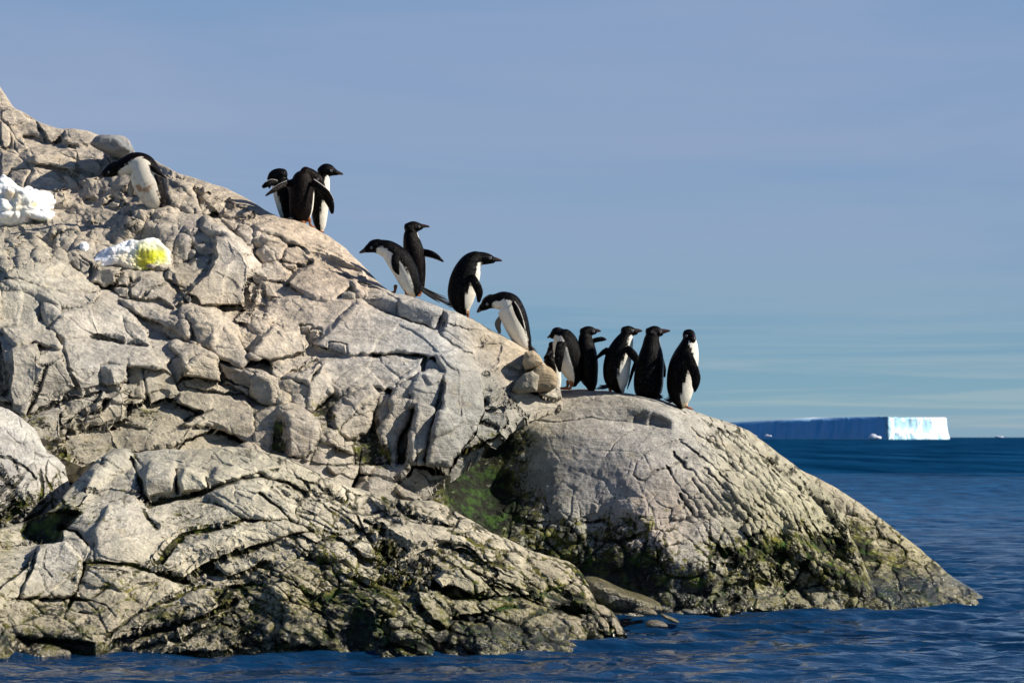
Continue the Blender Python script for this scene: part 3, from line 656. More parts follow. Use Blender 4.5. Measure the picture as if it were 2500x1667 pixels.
fc(4, [(950, 1070), (1050, 1060), (1040, 1180), (960, 1330)], (0.1, 0.1), rim=0.03, lab=97)
fc(4, [(760, 1390), (960, 1340), (990, 1440), (1040, 1568), (780, 1568)], (0.1, 0.1), moss=0.75, rim=0.04)
fc(4, [(780, 1380), (960, 1350), (970, 1400), (930, 1450), (790, 1470)], (0.1, 2.2), moss=0.8)
fc(4, [(440, 1210), (630, 1060), (700, 1080), (640, 1180), (640, 1330), (520, 1400), (500, 1280)], (0.1, 2.6), moss=0.55)
fc(4, [(500, 1370), (640, 1440), (770, 1500), (790, 1568), (460, 1568)], (0.3, 1.2), rim=0.05, lab=98)
# ridge blocks under the standing birds
fc(4, [(810, 390), (980, 375), (1100, 395), (1090, 500), (1000, 480), (840, 410)], (-0.22, 0.0), rim=0.04, lab=110, calm=0.9)
fc(4, [(1100, 400), (1260, 410), (1400, 480), (1360, 610), (1310, 580), (1090, 500)], (-0.1, 0.0), lab=111, calm=0.9, rim=0.03)
fc(4, [(1330, 500), (1400, 480), (1360, 610), (1310, 580)], (0.7, 0.2), lab=111)
fc(4, [(1380, 640), (1400, 520), (1420, 460), (1440, 520), (1400, 650)], LD, rim=0.08)
fc(4, [(1420, 460), (1560, 480), (1720, 560), (1720, 610), (1560, 600), (1440, 560)], (0.4, 1.4), lab=112)
fc(4, [(1440, 560), (1560, 590), (1720, 610), (1700, 660), (1640, 780), (1540, 740), (1390, 640)], (0.1, 0.6), rim=0.03, lab=112)
fc(4, [(1720, 560), (1880, 640), (2030, 740), (1900, 740), (1730, 650)], (0.4, 1.5), lab=113)
fc(4, [(1730, 650), (1900, 740), (2030, 745), (1990, 900), (1880, 860), (1800, 900), (1700, 910), (1640, 780)], (0.25, 0.8), lab=113, rim=0.04)
fc(4, [(1650, 740), (1750, 700), (1830, 700), (1800, 820), (1700, 910)], (0.0, 0.7), lab=114, rim=0.04)
fc(4, [(1710, 920), (1900, 860), (1990, 900), (2010, 940), (1900, 1030), (1750, 1150), (1720, 1040)], (0.45, 0.4), lab=115, rim=0.04)
fc(4, [(1730, 1000), (1830, 960), (1860, 1030), (1760, 1110)], (-0.2, 0.1), rim=0.04)
fc(4, [(1720, 1160), (1860, 1040), (1900, 1070), (1880, 1130), (1800, 1170)], (0.2, 0.9), rim=0.02, lab=116)
fc(4, [(1850, 1040), (1890, 1030), (1905, 1110), (1860, 1130)], (0.5, 0.3), rim=0.05)
fc(4, [(1620, 1350), (1720, 1180), (1880, 1180), (1895, 1270), (1800, 1370), (1540, 1470)], (0.1, 0.12), lab=117, rim=0.03)
for c, p, g, k in FC: s.facet(c, p, g[0], g[1], **k)
for c, p, w, d in [(4, [(640, 970), (760, 880), (900, 830), (1100, 780)], 1.5, 0.015), (4, [(540, 640), (660, 540), (800, 420)], 2, 0.03),
                   (4, [(1090, 400), (1085, 500)], 1.6, 0.03), (4, [(1500, 850), (1560, 1000), (1540, 1300)], 1.2, 0.01), (4, [(1180, 1250), (1230, 1400), (1220, 1568)], 2, 0.05),
                   (4, [(1600, 1300), (1700, 1260), (1800, 1300)], 1.5, 0.03), (4, [(1720, 1050), (1850, 940), (2000, 920)], 1.6, 0.03), (4, [(1880, 1180), (1890, 1270)], 1.5, 0.02),
                   (4, [(1500, 1480), (1480, 1568)], 2, 0.04), (9, [(1740, 840), (1900, 940), (2060, 1010)], 1.4, 0.02), (9, [(1560, 1110), (1480, 1230), (1420, 1290)], 2, 0.05),
                   (9, [(760, 790), (800, 900), (840, 960)], 1.3, 0.015), (9, [(1700, 1010), (1880, 1100), (2100, 1180)], 1.2, 0.01), (2, [(190, 1220), (270, 1050), (330, 870)], 2.4, 0.06),
                   (2, [(0, 270), (90, 320), (170, 370)], 2, 0.03), (2, [(490, 530), (560, 590), (690, 640), (850, 660)], 1.8, 0.03), (2, [(440, 1200), (450, 1300), (450, 1500)], 2.5, 0.05),
                   (2, [(1260, 1290), (1400, 1210), (1520, 1170)], 2.0, 0.03), (2, [(920, 1080), (940, 1130), (920, 1200)], 3, 0.05), (2, [(1060, 1140), (1030, 960), (1040, 870)], 1.8, 0.03)]:
    s.line(c, p, w, d)
s.crack *= 0.45 + 0.55 * sstep(850, 1080, s.Y)
for c, x, y, rx, ry, a, m in [(2, 250, 1260, 220, 60, 10, 0.75), (2, 420, 1480, 260, 110, 10, 0.55), (2, 1050, 1200, 160, 70, 10, 0.7), (2, 1230, 1150, 80, 50, 0, 0.7), (2, 700, 1450, 300, 120, 0, 0.4),
                              (4, 560, 1190, 120, 120, -35, 0.9), (4, 640, 1330, 60, 120, 0, 0.5), (4, 860, 1420, 100, 90, 0, 0.9), (4, 1000, 1520, 100, 120, 0, 0.7), (4, 1140, 1520, 60, 90, 0, 0.65),
                              (4, 1700, 1400, 240, 40, -38, 0.7), (4, 1860, 1290, 60, 40, -30, 0.6), (10, 840, 790, 120, 50, 30, 0.45), (10, 960, 900, 110, 45, 35, 0.8), (10, 1060, 1000, 50, 100, -20, 0.5),
                              (10, 250, 880, 220, 60, -10, 0.5), (9, 1420, 1060, 60, 60, 0, 0.35), (3, 300, 200, 150, 120, 30, 0.5)]:
    s.blob(c, x, y, rx, ry, a, m)
OUT = {34: .15, 39: .1, 46: .12, 48: .24, 26: .12, 68: .12, 69: .15, 71: .2, 72: .15, 74: .15, 75: .15, 79: .22, 80: .1, 81: .22, 82: .15, 85: .1, 87: .2, 86: .1, 93: .2, 94: .16, 95: .1, 90: .14, 92: .1, 96: .15,
       111: .1, 112: .12, 113: .08, 22: .08, 24: .1, 30: .08, 51: .05, 53: .06, 60: .1, 61: .08, 63: .1, 64: .12, 73: .1, 77: .15, 84: .12}
om = np.zeros_like(s.B)
for k_, v_ in OUT.items(): om[s.lab == k_] = v_
s.add -= blur(om, 1)
zq = zone(1210, 905, 95, 100); s.wf *= 1 - 0.85 * zq; s.gx *= 1 - 0.6 * zq; s.gy *= 1 - 0.6 * zq; s.add *= 1 - 0.6 * zq; s.crack *= 1 - 0.5 * zq
s.calm = np.maximum(s.calm, zq)
s.finish(ell=260, soft=1)

def detail_slope(P, U, V, calm, n):
    d = 0.085 * fbm(P * 1.1, 4, 1) + 0.03 * fbm(P * 4.5, 4, 2, 0.6)
    Q = P @ np.array([[0.85, 0.3, -0.42], [-0.2, 0.93, 0.3], [0.48, -0.18, 0.86]]).T
    w = 0.25 * np.stack([fbm(P * 2.2 + 5, 3, 31), fbm(P * 2.2 + 15, 3, 32), fbm(P * 2.2 + 25, 3, 33)], -1)
    calm = blur(calm, 3)
    f1, e, idc = vor3(Q * np.array([1.9, 1.2, 3.0]) + w, 41)
    sel = 0.7 * sstep(0.5, 0.85, 0.45 + 0.7 * fbm(P * 0.9, 3, 44)) * (1 - 0.9 * calm)
    g = np.exp(-(e / 0.035)**2) * sel
    d = d * (1 - 0.35 * calm) + 0.04 * (hr(idc, 5) - 0.5) * sel - 0.02 * g
    low = sstep(2.0, 0.8, P[..., 2])
    return d, 0.4 * g, 0.55 * low * g + 0.14 * low
TS = [(100, 350, 160, (0.575, 0.493, 0.403)), (300, 350, 60, (0.414, 0.403, 0.414)), (300, 530, 200, (0.483, 0.414, 0.336)), (700, 620, 150, (0.598, 0.470, 0.358)), (780, 600, 90, (0.640, 0.538, 0.426)), (620, 640, 70, (0.66, 0.64, 0.60)),
      (560, 680, 70, (0.529, 0.482, 0.403)), (850, 680, 90, (0.621, 0.493, 0.392)), (60, 660, 120, (0.506, 0.459, 0.370)), (200, 720, 120, (0.552, 0.504, 0.426)), (100, 730, 70, (0.345, 0.358, 0.347)), (280, 830, 130, (0.529, 0.504, 0.482)), (250, 900, 50, (0.414, 0.403, 0.403)),
      (560, 800, 110, (0.575, 0.493, 0.403)), (700, 860, 80, (0.575, 0.504, 0.414)), (900, 830, 150, (0.540, 0.504, 0.470)), (1050, 850, 90, (0.483, 0.493, 0.504)), (1150, 950, 90, (.33, .33, .31)), (1150, 1060, 90, (.33, .33, .31)),
      (950, 760, 40, (0.276, 0.280, 0.291)), (1050, 780, 40, (0.287, 0.291, 0.314)), (1200, 820, 70, (0.575, 0.482, 0.370)), (1270, 870, 50, (0.552, 0.448, 0.325)), (900, 1000, 80, (0.483, 0.426, 0.347)), (630, 990, 80, (0.460, 0.403, 0.325)),
      (640, 880, 30, (0.276, 0.269, 0.269)), (590, 900, 30, (0.299, 0.291, 0.291)), (350, 1040, 200, (0.414, 0.370, 0.280)), (80, 950, 80, (0.483, 0.448, 0.403)), (480, 590, 50, (0.322, 0.314, 0.314)), (560, 610, 35, (0.380, 0.370, 0.370)), (700, 1080, 60, (0.437, 0.381, 0.325))]
crest_slope = [(-160, 40), (-60, 130), (0, 213), (18, 240), (33, 263), (60, 275), (72, 283), (100, 300), (120, 306), (155, 317), (158, 315), (180, 314), (215, 320), (245, 331), (250, 330), (300, 332), (318, 342), (323, 365),
    (330, 380), (368, 386), (400, 403), (430, 419), (455, 427), (500, 442), (560, 463), (600, 483), (650, 513), (684, 532), (700, 534), (735, 540), (770, 556), (800, 575), (840, 602), (880, 640), (925, 690), (942, 703),
    (960, 716), (1000, 722), (1040, 736), (1090, 757), (1110, 760), (1150, 778), (1190, 800), (1240, 826), (1270, 843), (1292, 857), (1310, 868), (1322, 880), (1338, 898), (1356, 915), (1362, 940), (1368, 970), (1372, 1010), (1420, 1100)]
build_mass('rocky_slope', slope, crest_slope, [(-160, 1240), (850, 1300), (960, 1290), (985, 1245), (1000, 1232), (1050, 1195), (1100, 1165), (1150, 1125), (1200, 1085), (1240, 1055), (1300, 1010), (1340, 1000), (1420, 1100)], -150, 1372, 1.9, 620, detail_slope, TS, (.45, .41, .35), blocks=True, block_name='rock_block')

# ================================================================== the rounded dome on the right
dome = Mass(960, 2460, 860, 1600, [
    (1150, 965, 27.8), (1350, 955, 27.3), (1500, 965, 27.2), (1640, 985, 27.2), (1690, 1010, 27.2), (1850, 1080, 27.4), (1960, 1160, 27.5), (2080, 1260, 27.4), (2200, 1370, 27.1),
    (1250, 1000, 26.9), (1300, 1100, 26.5), (1150, 1150, 26.3), (1060, 1210, 26.1), (1000, 1300, 26), (1240, 1060, 26.6), (1300, 1300, 25.9), (1450, 1050, 26.6), (1600, 1100, 26.3), (1700, 1200, 25.9), (1850, 1200, 26.3),
    (1950, 1300, 26.3), (1500, 1250, 26.0), (1600, 1350, 25.6), (1750, 1350, 25.6), (1900, 1400, 25.8), (2050, 1420, 26.2), (1450, 1400, 25.7), (1600, 1480, 25.4), (1400, 1480, 26), (1750, 1480, 25.3),
    (2000, 1480, 25.9), (2100, 1480, 26.3), (2150, 1600, 25.6), (1500, 1600, 25.0), (1900, 1600, 25.2), (1000, 1100, 27.8), (1050, 1000, 28.4), (960, 1300, 26.6), (2460, 1500, 28.0), (2300, 1450, 27.5), (960, 860, 30), (2460, 1000, 29), (1300, 1600, 25.6)])
s = dome
def zone2(x, y, rx, ry, ang=0, h=1.5):
    ca, sa = math.cos(R(ang)), math.sin(R(ang)); u = ((s.X - x) * ca + (s.Y - y) * sa) / rx; v = (-(s.X - x) * sa + (s.Y - y) * ca) / ry
    return np.exp(-(u * u + v * v)**h)
zf = sstep(0, 1, sstep(-60, 90, (s.X - 1700) * 0.80 - (s.Y - 1100) * 0.35)) * 0.95           # finely fluted right flank
zf2 = sstep(1170, 1330, s.Y) * (1 - 0.6 * zf)
s.cells(210, 0.3, 3, ang=30, aspect=1.5, groove=0.012, gw=0.012, brk=1.0)
s.cells(70, 0.4, 5, ang=35, aspect=1.8, groove=0.012, gw=0.03, mask=0.15 + 0.6 * zf + 0.5 * zf2, step=0.05, brk=0.9)
s.cells(15, 2.4, 6, ang=47, aspect=3.6, groove=0.06, gw=0.13, mask=zf, warp=0.5)
s.cells(34, 1.6, 8, ang=50, aspect=2.6, groove=0.045, gw=0.07, mask=zf)
s.cells(30, 0.9, 9, ang=-15, aspect=1.6, groove=0.04, gw=0.08, mask=zf2, step=0.12)
s.cells(13, 0.5, 13, ang=-20, aspect=1.8, groove=0.02, gw=0.13, mask=zf2)
for c, p, w, d in [(6, [(380, 500), (480, 460), (700, 470), (780, 460), (900, 440), (960, 460), (1100, 470), (1230, 490), (1400, 515)], 2.2, 0.05),
                   (6, [(470, 460), (500, 380), (560, 330)], 1.6, 0.04), (6, [(640, 450), (780, 400), (900, 330), (1000, 300)], 1.2, 0.015), (6, [(390, 280), (560, 300), (640, 310), (760, 290)], 1.4, 0.02),
                   (6, [(990, 690), (1040, 620), (1100, 560), (1200, 510)], 1.8, 0.04), (6, [(1010, 690), (1100, 670), (1180, 640), (1290, 520)], 1.2, 0.02), (6, [(1160, 810), (1180, 740), (1260, 650), (1400, 600), (1480, 580)], 1.8, 0.04),
                   (6, [(1160, 810), (1230, 840), (1310, 770), (1400, 760), (1500, 700)], 2.2, 0.05), (6, [(1260, 1050), (1260, 990), (1330, 920), (1400, 850), (1440, 780)], 2.0, 0.045),
                   (6, [(1340, 1160), (1420, 1080), (1480, 1020), (1500, 970), (1600, 920), (1780, 880)], 2.2, 0.045), (6, [(1370, 1210), (1440, 1110), (1580, 1060), (1700, 1030)], 1.9, 0.04),
                   (6, [(1650, 1240), (1650, 1100), (1700, 1060), (1780, 1050)], 2.4, 0.06), (6, [(1480, 890), (1560, 820), (1660, 740)], 1.5, 0.03), (6, [(1040, 960), (1060, 880), (1130, 800), (1150, 700)], 1.2, 0.02),
                   (6, [(930, 960), (1000, 860), (1010, 780), (980, 700)], 1.0, 0.012), (6, [(620, 560), (640, 620), (700, 720)], 1.3, 0.02), (6, [(740, 1070), (790, 1120), (820, 1200), (800, 1280), (830, 1380)], 3.5, 0.07),
                   (6, [(1840, 630), (1850, 660)], 3, 0.05), (6, [(760, 1090), (900, 1110), (1050, 1080), (1250, 1090)], 1.6, 0.03), (6, [(1190, 650), (1130, 900), (1120, 960)], 1.0, 0.01),
                   (6, [(1700, 950), (1740, 1010), (1860, 1080)], 2, 0.04), (7, [(1040, 400), (1100, 520), (1120, 590)], 2.2, 0.05), (7, [(1070, 400), (1130, 520), (1160, 560)], 1.8, 0.04), (7, [(840, 380), (830, 620)], 2.4, 0.05)]:
    s.line(c, p, w * 0.6, d * 0.6, dark=0.75)
for q_ in range(15):
    f_ = q_ / 14
    a_ = [(1580, 440), (1820, 570), (2060, 760), (2230, 960), (2330, 1150)]; b_ = [(1330, 800), (1430, 960), (1500, 1080), (1600, 1200), (1700, 1330)]
    s.line(6, [(p_[0] * (1 - f_) + r_[0] * f_, p_[1] * (1 - f_) + r_[1] * f_) for p_, r_ in zip(a_, b_)][(q_ * 7) % 3:], 2.0 + (q_ * 5 % 3) * 0.5, 0.045 + 0.01 * (q_ % 3), jit=9, dark=0.8)
FC.clear()
# hollow below the shelf with the two dark stones in it
fc(6, [(910, 420), (980, 400), (1100, 375), (1200, 370), (1270, 390), (1230, 400), (1160, 410), (1130, 470), (1030, 470)], (-0.1, 0.1), w=0.7)
fc(6, [(1150, 470), (1160, 405), (1230, 395), (1280, 400), (1250, 450), (1240, 495), (1180, 480)], (-0.45, -0.1), w=0.9, out=-0.04)
fc(6, [(1250, 490), (1280, 405), (1350, 430), (1420, 480), (1400, 515), (1330, 515)], (-0.35, -0.25), w=0.9, out=-0.05)
fc(6, [(560, 560), (900, 540), (1000, 620), (950, 780), (900, 1000), (650, 1060), (450, 900), (600, 760)], (-0.05, 0.55), w=0.5, calm=0.5)
fc(6, [(1040, 1000), (1230, 960), (1300, 880), (1460, 760), (1500, 840), (1430, 980), (1300, 1100), (1250, 1060)], (0.35, 0.7), w=0.6)
fc(6, [(1380, 1200), (1450, 1110), (1600, 1070), (1640, 1120), (1640, 1220), (1500, 1260)], (0.2, 1.3), w=0.9)
fc(6, [(1660, 1100), (1780, 1080), (1860, 1150), (1890, 1240), (1830, 1300), (1720, 1260), (1660, 1200)], (0.5, 0.9), w=0.9)
fc(6, [(1380, 1260), (1600, 1240), (1720, 1300), (1760, 1360), (1700, 1380), (1560, 1340), (1400, 1380)], (0.3, 1.6), w=0.9)
fc(6, [(1390, 1370), (1560, 1340), (1660, 1400), (1690, 1480), (1640, 1568), (1330, 1568), (1370, 1440)], (0.0, -0.1), rim=0.03, moss=0.22)
fc(6, [(1700, 1380), (1770, 1400), (1720, 1568), (1650, 1568)], (1.0, 0.2))
fc(6, [(830, 1380), (960, 1340), (1300, 1300), (1360, 1568), (900, 1568)], (-0.25, -0.1), moss=0.5)
fc(7, [(550, 400), (620, 380), (720, 420), (760, 500), (720, 520), (640, 440)], (0.4, 1.2))
fc(7, [(700, 880), (760, 780), (900, 770), (980, 850), (960, 890), (740, 900)], (0.2, 1.2)); fc(7, [(1000, 800), (1150, 750), (1240, 840), (1330, 900), (1010, 900)], (0.3, 1.3))
fc(7, [(820, 380), (1000, 420), (1110, 560), (1120, 600), (1060, 560), (960, 500), (820, 620), (780, 560)], (0.3, 0.5), w=0.6)
for c, p, g, k in FC: s.facet(c, p, g[0], g[1], **k)
# the dark wet hollow between slab and dome
s.blob(6, 250, 800, 330, 420, 0, 0.42, 'add'); s.blob(6, 250, 980, 300, 200, 0, 0.35, 'add'); s.blob(6, 150, 750, 200, 200, 0, 0.38, 'wet')
s.blob(7, 1220, 560, 120, 60, 30, 0.22, 'add')
for c, x, y, rx, ry, a, m in [(6, 230, 850, 300, 380, 0, 1.0), (6, 330, 640, 230, 130, -20, 1.1), (6, 420, 900, 130, 200, 0, 0.6), (6, 120, 800, 330, 330, 0, 1.1), (6, 300, 600, 190, 70, -20, 1.05), (6, 150, 1080, 300, 160, 0, 1.0), (6, 360, 1010, 260, 150, 0, 0.8), (6, 480, 740, 90, 200, 10, 0.5), (6, 650, 1230, 330, 120, 20, 0.40), (6, 1100, 1150, 250, 110, -25, 0.33),
                              (6, 1000, 1350, 400, 130, 0, 0.42), (6, 1600, 860, 160, 60, -45, 0.3), (6, 1800, 1300, 200, 60, 0, 0.5), (7, 500, 820, 400, 120, 0, 0.45), (7, 900, 560, 220, 70, 0, 0.5), (7, 1200, 540, 200, 50, 5, 0.6), (7, 1350, 760, 250, 100, 25, 0.45)]:
    s.blob(c, x, y, rx, ry, a, m)
s.finish(ell=260, soft=1)
def detail_dome(P, U, V, calm, n):
    d = 0.05 * fbm(P * 0.9, 4, 101) + 0.022 * fbm(P * 4.0, 4, 102, 0.6)
    f1, e, idc = vor3(P * np.array([3.2, 1.6, 2.6]) + 0.3 * np.stack([fbm(P * 2, 3, 131), fbm(P * 2 + 9, 3, 132), fbm(P * 2 + 19, 3, 133)], -1), 141)
    low = sstep(1.35, 0.35, P[..., 2] + 0.25 * fbm(P * 1.2, 3, 9))
    sel = np.clip(sstep(0.5, 0.9, 0.45 + 0.8 * fbm(P * 0.8, 3, 144)) * 0.5 + 0.8 * low, 0, 1)
    g = np.exp(-(e / 0.06)**2) * sel
    d = d - 0.025 * g + 0.03 * low * fbm(P * 7, 3, 151)
    return d, 0.6 * g, 0.40 * low + 0.4 * low * g
TD = [(1562, 1012, 20, (.16, .16, .15)), (1610, 1024, 26, (.15, .15, .15)), (1540, 1005, 30, (.30, .28, .24)), (1350, 1000, 150, (.46, .42, .36)), (1450, 1150, 130, (.35, .34, .35)), (1650, 1080, 90, (.50, .48, .46)), (1600, 1250, 100, (.50, .42, .37)), (1850, 1150, 150, (.45, .42, .33)), (1950, 1300, 150, (.40, .38, .25)),
      (1650, 1430, 60, (.30, .33, .31)), (1350, 1370, 120, (.30, .31, .24)), (1900, 1440, 120, (.38, .36, .22)), (1700, 1320, 80, (.46, .43, .40)), (1260, 1130, 90, (.30, .32, .24))]
crest_dome = [(960, 900), (1100, 925), (1200, 962), (1250, 972), (1300, 968), (1360, 951), (1420, 949), (1480, 953), (1540, 961), (1600, 971), (1650, 986), (1700, 1005), (1740, 1018), (1790, 1033), (1830, 1050), (1870, 1082), (1900, 1105),
    (1940, 1134), (1970, 1163), (2010, 1195), (2040, 1225), (2065, 1262), (2072, 1290), (2066, 1300), (2085, 1320), (2100, 1350), (2120, 1400), (2140, 1450), (2160, 1490), (2200, 1560)]
DOME = build_mass('rock_dome', dome, crest_dome, [(960, 1500), (1300, 1590), (2200, 1600)], 985, 2150, 1.7, 400, detail_dome, TD, (.44, .41, .34), round_px=34, round_m=0.28, back=(16, 1.9, 1.9))

# ================================================================== long tail of rock running out to sea
tail = Mass(1900, 2560, 1080, 1600, [(1940, 1150, 29), (2100, 1225, 28.9), (2250, 1330, 28.3), (2330, 1390, 28), (2410, 1462, 27.3), (2500, 1500, 27.4), (2100, 1350, 27.9), (2200, 1440, 27.0), (2050, 1480, 26.4), (2150, 1470, 26.3), (2250, 1480, 26.3), (2350, 1470, 26.8),
                                     (2050, 1600, 25.6), (2300, 1600, 25.8), (1920, 1300, 28.4), (1900, 1480, 27.0), (2560, 1600, 27)])
s = tail
s.cells(60, 0.3, 3, ang=38, aspect=2.2, groove=0.02, gw=0.03)
s.cells(15, 0.55, 6, ang=40, aspect=3.0, groove=0.018, gw=0.12, warp=0.5)
s.cells(28, 0.5, 8, ang=40, aspect=2.2, groove=0.025, gw=0.08)
for c, x, y, rx, ry, a, m in [(7, 1250, 560, 260, 70, 5, 0.9), (7, 1400, 480, 160, 60, 45, 0.5), (7, 1500, 800, 330, 90, 20, 0.5), (7, 1750, 780, 260, 60, 42, 0.55), (7, 1560, 620, 260, 50, 40, 0.3)]: s.blob(c, x, y, rx, ry, a, m)
for c, x, y, rx, ry, a, m in [(7, 1300, 740, 110, 70, 30, -0.16), (7, 1330, 850, 90, 60, 20, -0.14), (7, 1560, 850, 120, 50, 25, -0.12), (7, 1180, 560, 90, 40, 0, 0.25)]: s.blob(c, x, y, rx, ry, a, m, 'add')
s.finish(ell=220)
TT = [(2050, 1250, 120, (.48, .43, .33)), (2200, 1350, 100, (.44, .39, .26)), (2150, 1450, 110, (.36, .35, .19)), (2330, 1440, 60, (.34, .32, .22))]
crest_tail = [(1900, 1120), (1960, 1150), (1990, 1163), (2040, 1190), (2090, 1222), (2140, 1258), (2190, 1295), (2240, 1335), (2290, 1378), (2330, 1410), (2370, 1433), (2402, 1455), (2434, 1474), (2500, 1520)]
build_mass('rock_tail', tail, crest_tail, [(1900, 1590), (2500, 1600)], 1930, 2480, 1.8, 270, detail_dome, TT, (.43, .39, .28), round_px=30, round_m=0.25, back=(12, 1.5, 2.0), crest_jit=1.5)

# ================================================================== the cracked hump in front
hump = Mass(-160, 1600, 1020, 1700, [
    (-160, 1290, 22.6), (60, 1290, 22.4), (160, 1230, 22.8), (230, 1120, 23.3), (290, 1090, 23.5), (420, 1080, 23.5), (560, 1070, 23.6), (700, 1110, 23.5), (800, 1140, 23.5), (900, 1190, 23.4), (1000, 1225, 23.3),
    (1220, 1310, 23.0), (1340, 1390, 22.8), (1430, 1450, 22.7), (1500, 1520, 22.7), (1530, 1560, 22.6), (300, 1300, 21.9), (600, 1300, 21.9), (900, 1350, 21.7), (1200, 1450, 21.6), (300, 1450, 20.9), (700, 1450, 20.8), (1000, 1500, 20.8),
    (0, 1300, 21.9), (0, 1450, 20.8), (-160, 1450, 20.8), (1350, 1520, 21.3), (0, 1610, 20.05), (300, 1605, 20.1), (600, 1595, 20.3), (900, 1590, 20.5), (1150, 1595, 20.5), (1320, 1590, 20.6), (1430, 1575, 21.1), (1520, 1560, 21.9),
    (300, 1700, 19.6), (900, 1700, 20), (1400, 1700, 20.5), (1600, 1650, 22.5), (-160, 1700, 19.6), (600, 1180, 22.7), (400, 1200, 22.8), (1100, 1380, 22.0)])
s = hump
zl = sstep(900, 500, s.X)                                     # left part, bands climb to the right
zc = sstep(300, 700, s.X) * sstep(1250, 900, s.X)
zrt = sstep(850, 1150, s.X)
lowz = sstep(1380, 1560, s.Y + 0.06 * s.X)
s.cells(120, 0.9, 3, ang=-28, aspect=1.8, groove=0.05, gw=0.035, mask=0.25 + 0.75 * zl, label=1, step=0.12, brk=0.9)
s.cells(95, 1.0, 4, ang=20, aspect=1.8, groove=0.05, gw=0.04, mask=sstep(500, 900, s.X), label=3, step=0.11)
s.cells(40, 0.6, 5, ang=-30, aspect=2.4, groove=0.035, gw=0.07, brk=0.4, mask=zl * (0.35 + 0.65 * lowz))
s.cells(34, 0.7, 6, ang=28, aspect=2.8, groove=0.045, gw=0.10, brk=0.35, mask=np.maximum(zrt, zc), step=0.10)
s.cells(17, 0.5, 7, ang=24, aspect=3.0, groove=0.03, gw=0.15, brk=0.4, mask=np.clip(zrt + 0.8 * zc, 0, 1), step=0.08)
s.cells(20, 0.6, 17, ang=-25, aspect=2.0, groove=0.025, gw=0.10, mask=zl * np.maximum(lowz, zone2(230, 1200, 150, 80)))
s.cells(12, 0.5, 19, ang=40, aspect=3.0, groove=0.018, gw=0.13, mask=zrt * sstep(1350, 1450, s.Y))
s.cells(13, 0.4, 23, ang=10, aspect=2.2, groove=0.02, gw=0.14, mask=zc * sstep(1120, 1180, s.Y))
FC.clear()
fc(3, [(620, 540), (830, 560), (1060, 700), (960, 790), (880, 890), (700, 880), (560, 840), (540, 700)], (0.35, 1.4), w=0.85, lab=20)
fc(3, [(960, 800), (1200, 690), (1650, 640), (1750, 700), (1400, 800), (1180, 880), (1060, 970), (880, 900)], (0.25, 0.8), w=0.85, lab=21)
fc(3, [(220, 770), (380, 760), (480, 860), (460, 980), (420, 1080), (110, 1080), (170, 900)], (0.35, 0.9), w=0.9, lab=22, out=0.05)
fc(3, [(500, 900), (880, 930), (1080, 980), (820, 1160), (600, 1300), (500, 1190), (420, 1080)], (0.2, 0.9), w=0.8, lab=23)
fc(3, [(20, 1180), (280, 1190), (380, 1250), (560, 1310), (540, 1340), (300, 1300), (100, 1290)], (0.2, 1.7), w=0.9, lab=24)
fc(3, [(150, 640), (260, 590), (400, 570), (480, 590), (420, 640), (360, 700), (350, 760), (240, 760), (130, 700)], (-0.8, -0.1), out=-0.2, rim=0.06, moss=0.8)
fc(3, [(100, 1300), (300, 1310), (540, 1335), (540, 1425), (440, 1430), (420, 1380), (250, 1345), (170, 1350), (120, 1330)], (-0.4, -0.3), out=-0.1, rim=0.05, moss=0.6)
fc(3, [(220, 1360), (400, 1370), (440, 1400), (370, 1420), (170, 1430), (140, 1380)], (0.2, 1.0), lab=25)
fc(3, [(740, 230), (690, 220), (540, 360), (470, 440), (560, 450), (640, 380), (740, 350)], (0.6, 1.2), lab=26)
fc(3, [(800, 410), (870, 300), (1000, 300), (1000, 400), (860, 400)], (0.1, 1.9), lab=27)
fc(3, [(810, 420), (860, 400), (1000, 400), (1000, 490), (900, 500), (840, 520)], (0.1, -0.1), lab=27)
fc(3, [(1020, 400), (1060, 340), (1180, 370), (1190, 440), (1150, 470), (1040, 480)], (0.25, 0.3), lab=28)
fc(3, [(1200, 390), (1260, 350), (1450, 300), (1640, 330), (1480, 360), (1250, 420)], (0.15, 1.3), lab=29)
fc(3, [(1180, 480), (1380, 410), (1520, 430), (1700, 560), (1680, 620), (1480, 640), (1320, 580), (1240, 520)], (0.4, 1.2), w=0.8, lab=30)
fc(3, [(820, 540), (980, 550), (1100, 500), (1180, 480), (1240, 530), (1400, 640), (1100, 660), (900, 650)], (0.0, 1.9), w=0.8, moss=0.3)
fc(3, [(1200, 880), (1400, 830), (1600, 830), (1500, 880), (1380, 950), (1300, 960)], (0.2, 1.0), w=0.8, lab=31)
fc(3, [(1000, 1060), (1180, 1040), (1250, 1090), (1040, 1150), (850, 1250), (640, 1290), (820, 1160)], (0.1, 0.7), w=0.8, lab=32)
fc(3, [(720, 1400), (900, 1320), (1200, 1220), (1350, 1260), (1380, 1340), (1300, 1390), (1000, 1390), (800, 1420)], (0.2, 0.8), w=0.8, lab=33)
fc(3, [(1210, 1190), (1300, 1120), (1430, 1070), (1480, 1110), (1330, 1150)], (0.1, 0.7), w=0.8)
fc(3, [(1580, 1280), (1700, 1180), (1800, 1200), (1870, 1280), (1900, 1360), (1650, 1360)], (0.5, 0.6), w=0.8, lab=34)
fc(5, [(390, 710), (450, 660), (530, 690), (590, 810), (480, 800), (420, 750)], (0.35, 0.7), rim=0.05, lab=35)
fc(5, [(600, 610), (720, 560), (900, 590), (1110, 660), (1120, 700), (900, 690), (740, 720), (700, 690)], (0.3, 1.5), w=0.9, lab=36)
fc(5, [(700, 790), (760, 720), (900, 700), (950, 700), (840, 760), (760, 800), (720, 840)], (0.2, 0.7), w=0.9, lab=37)
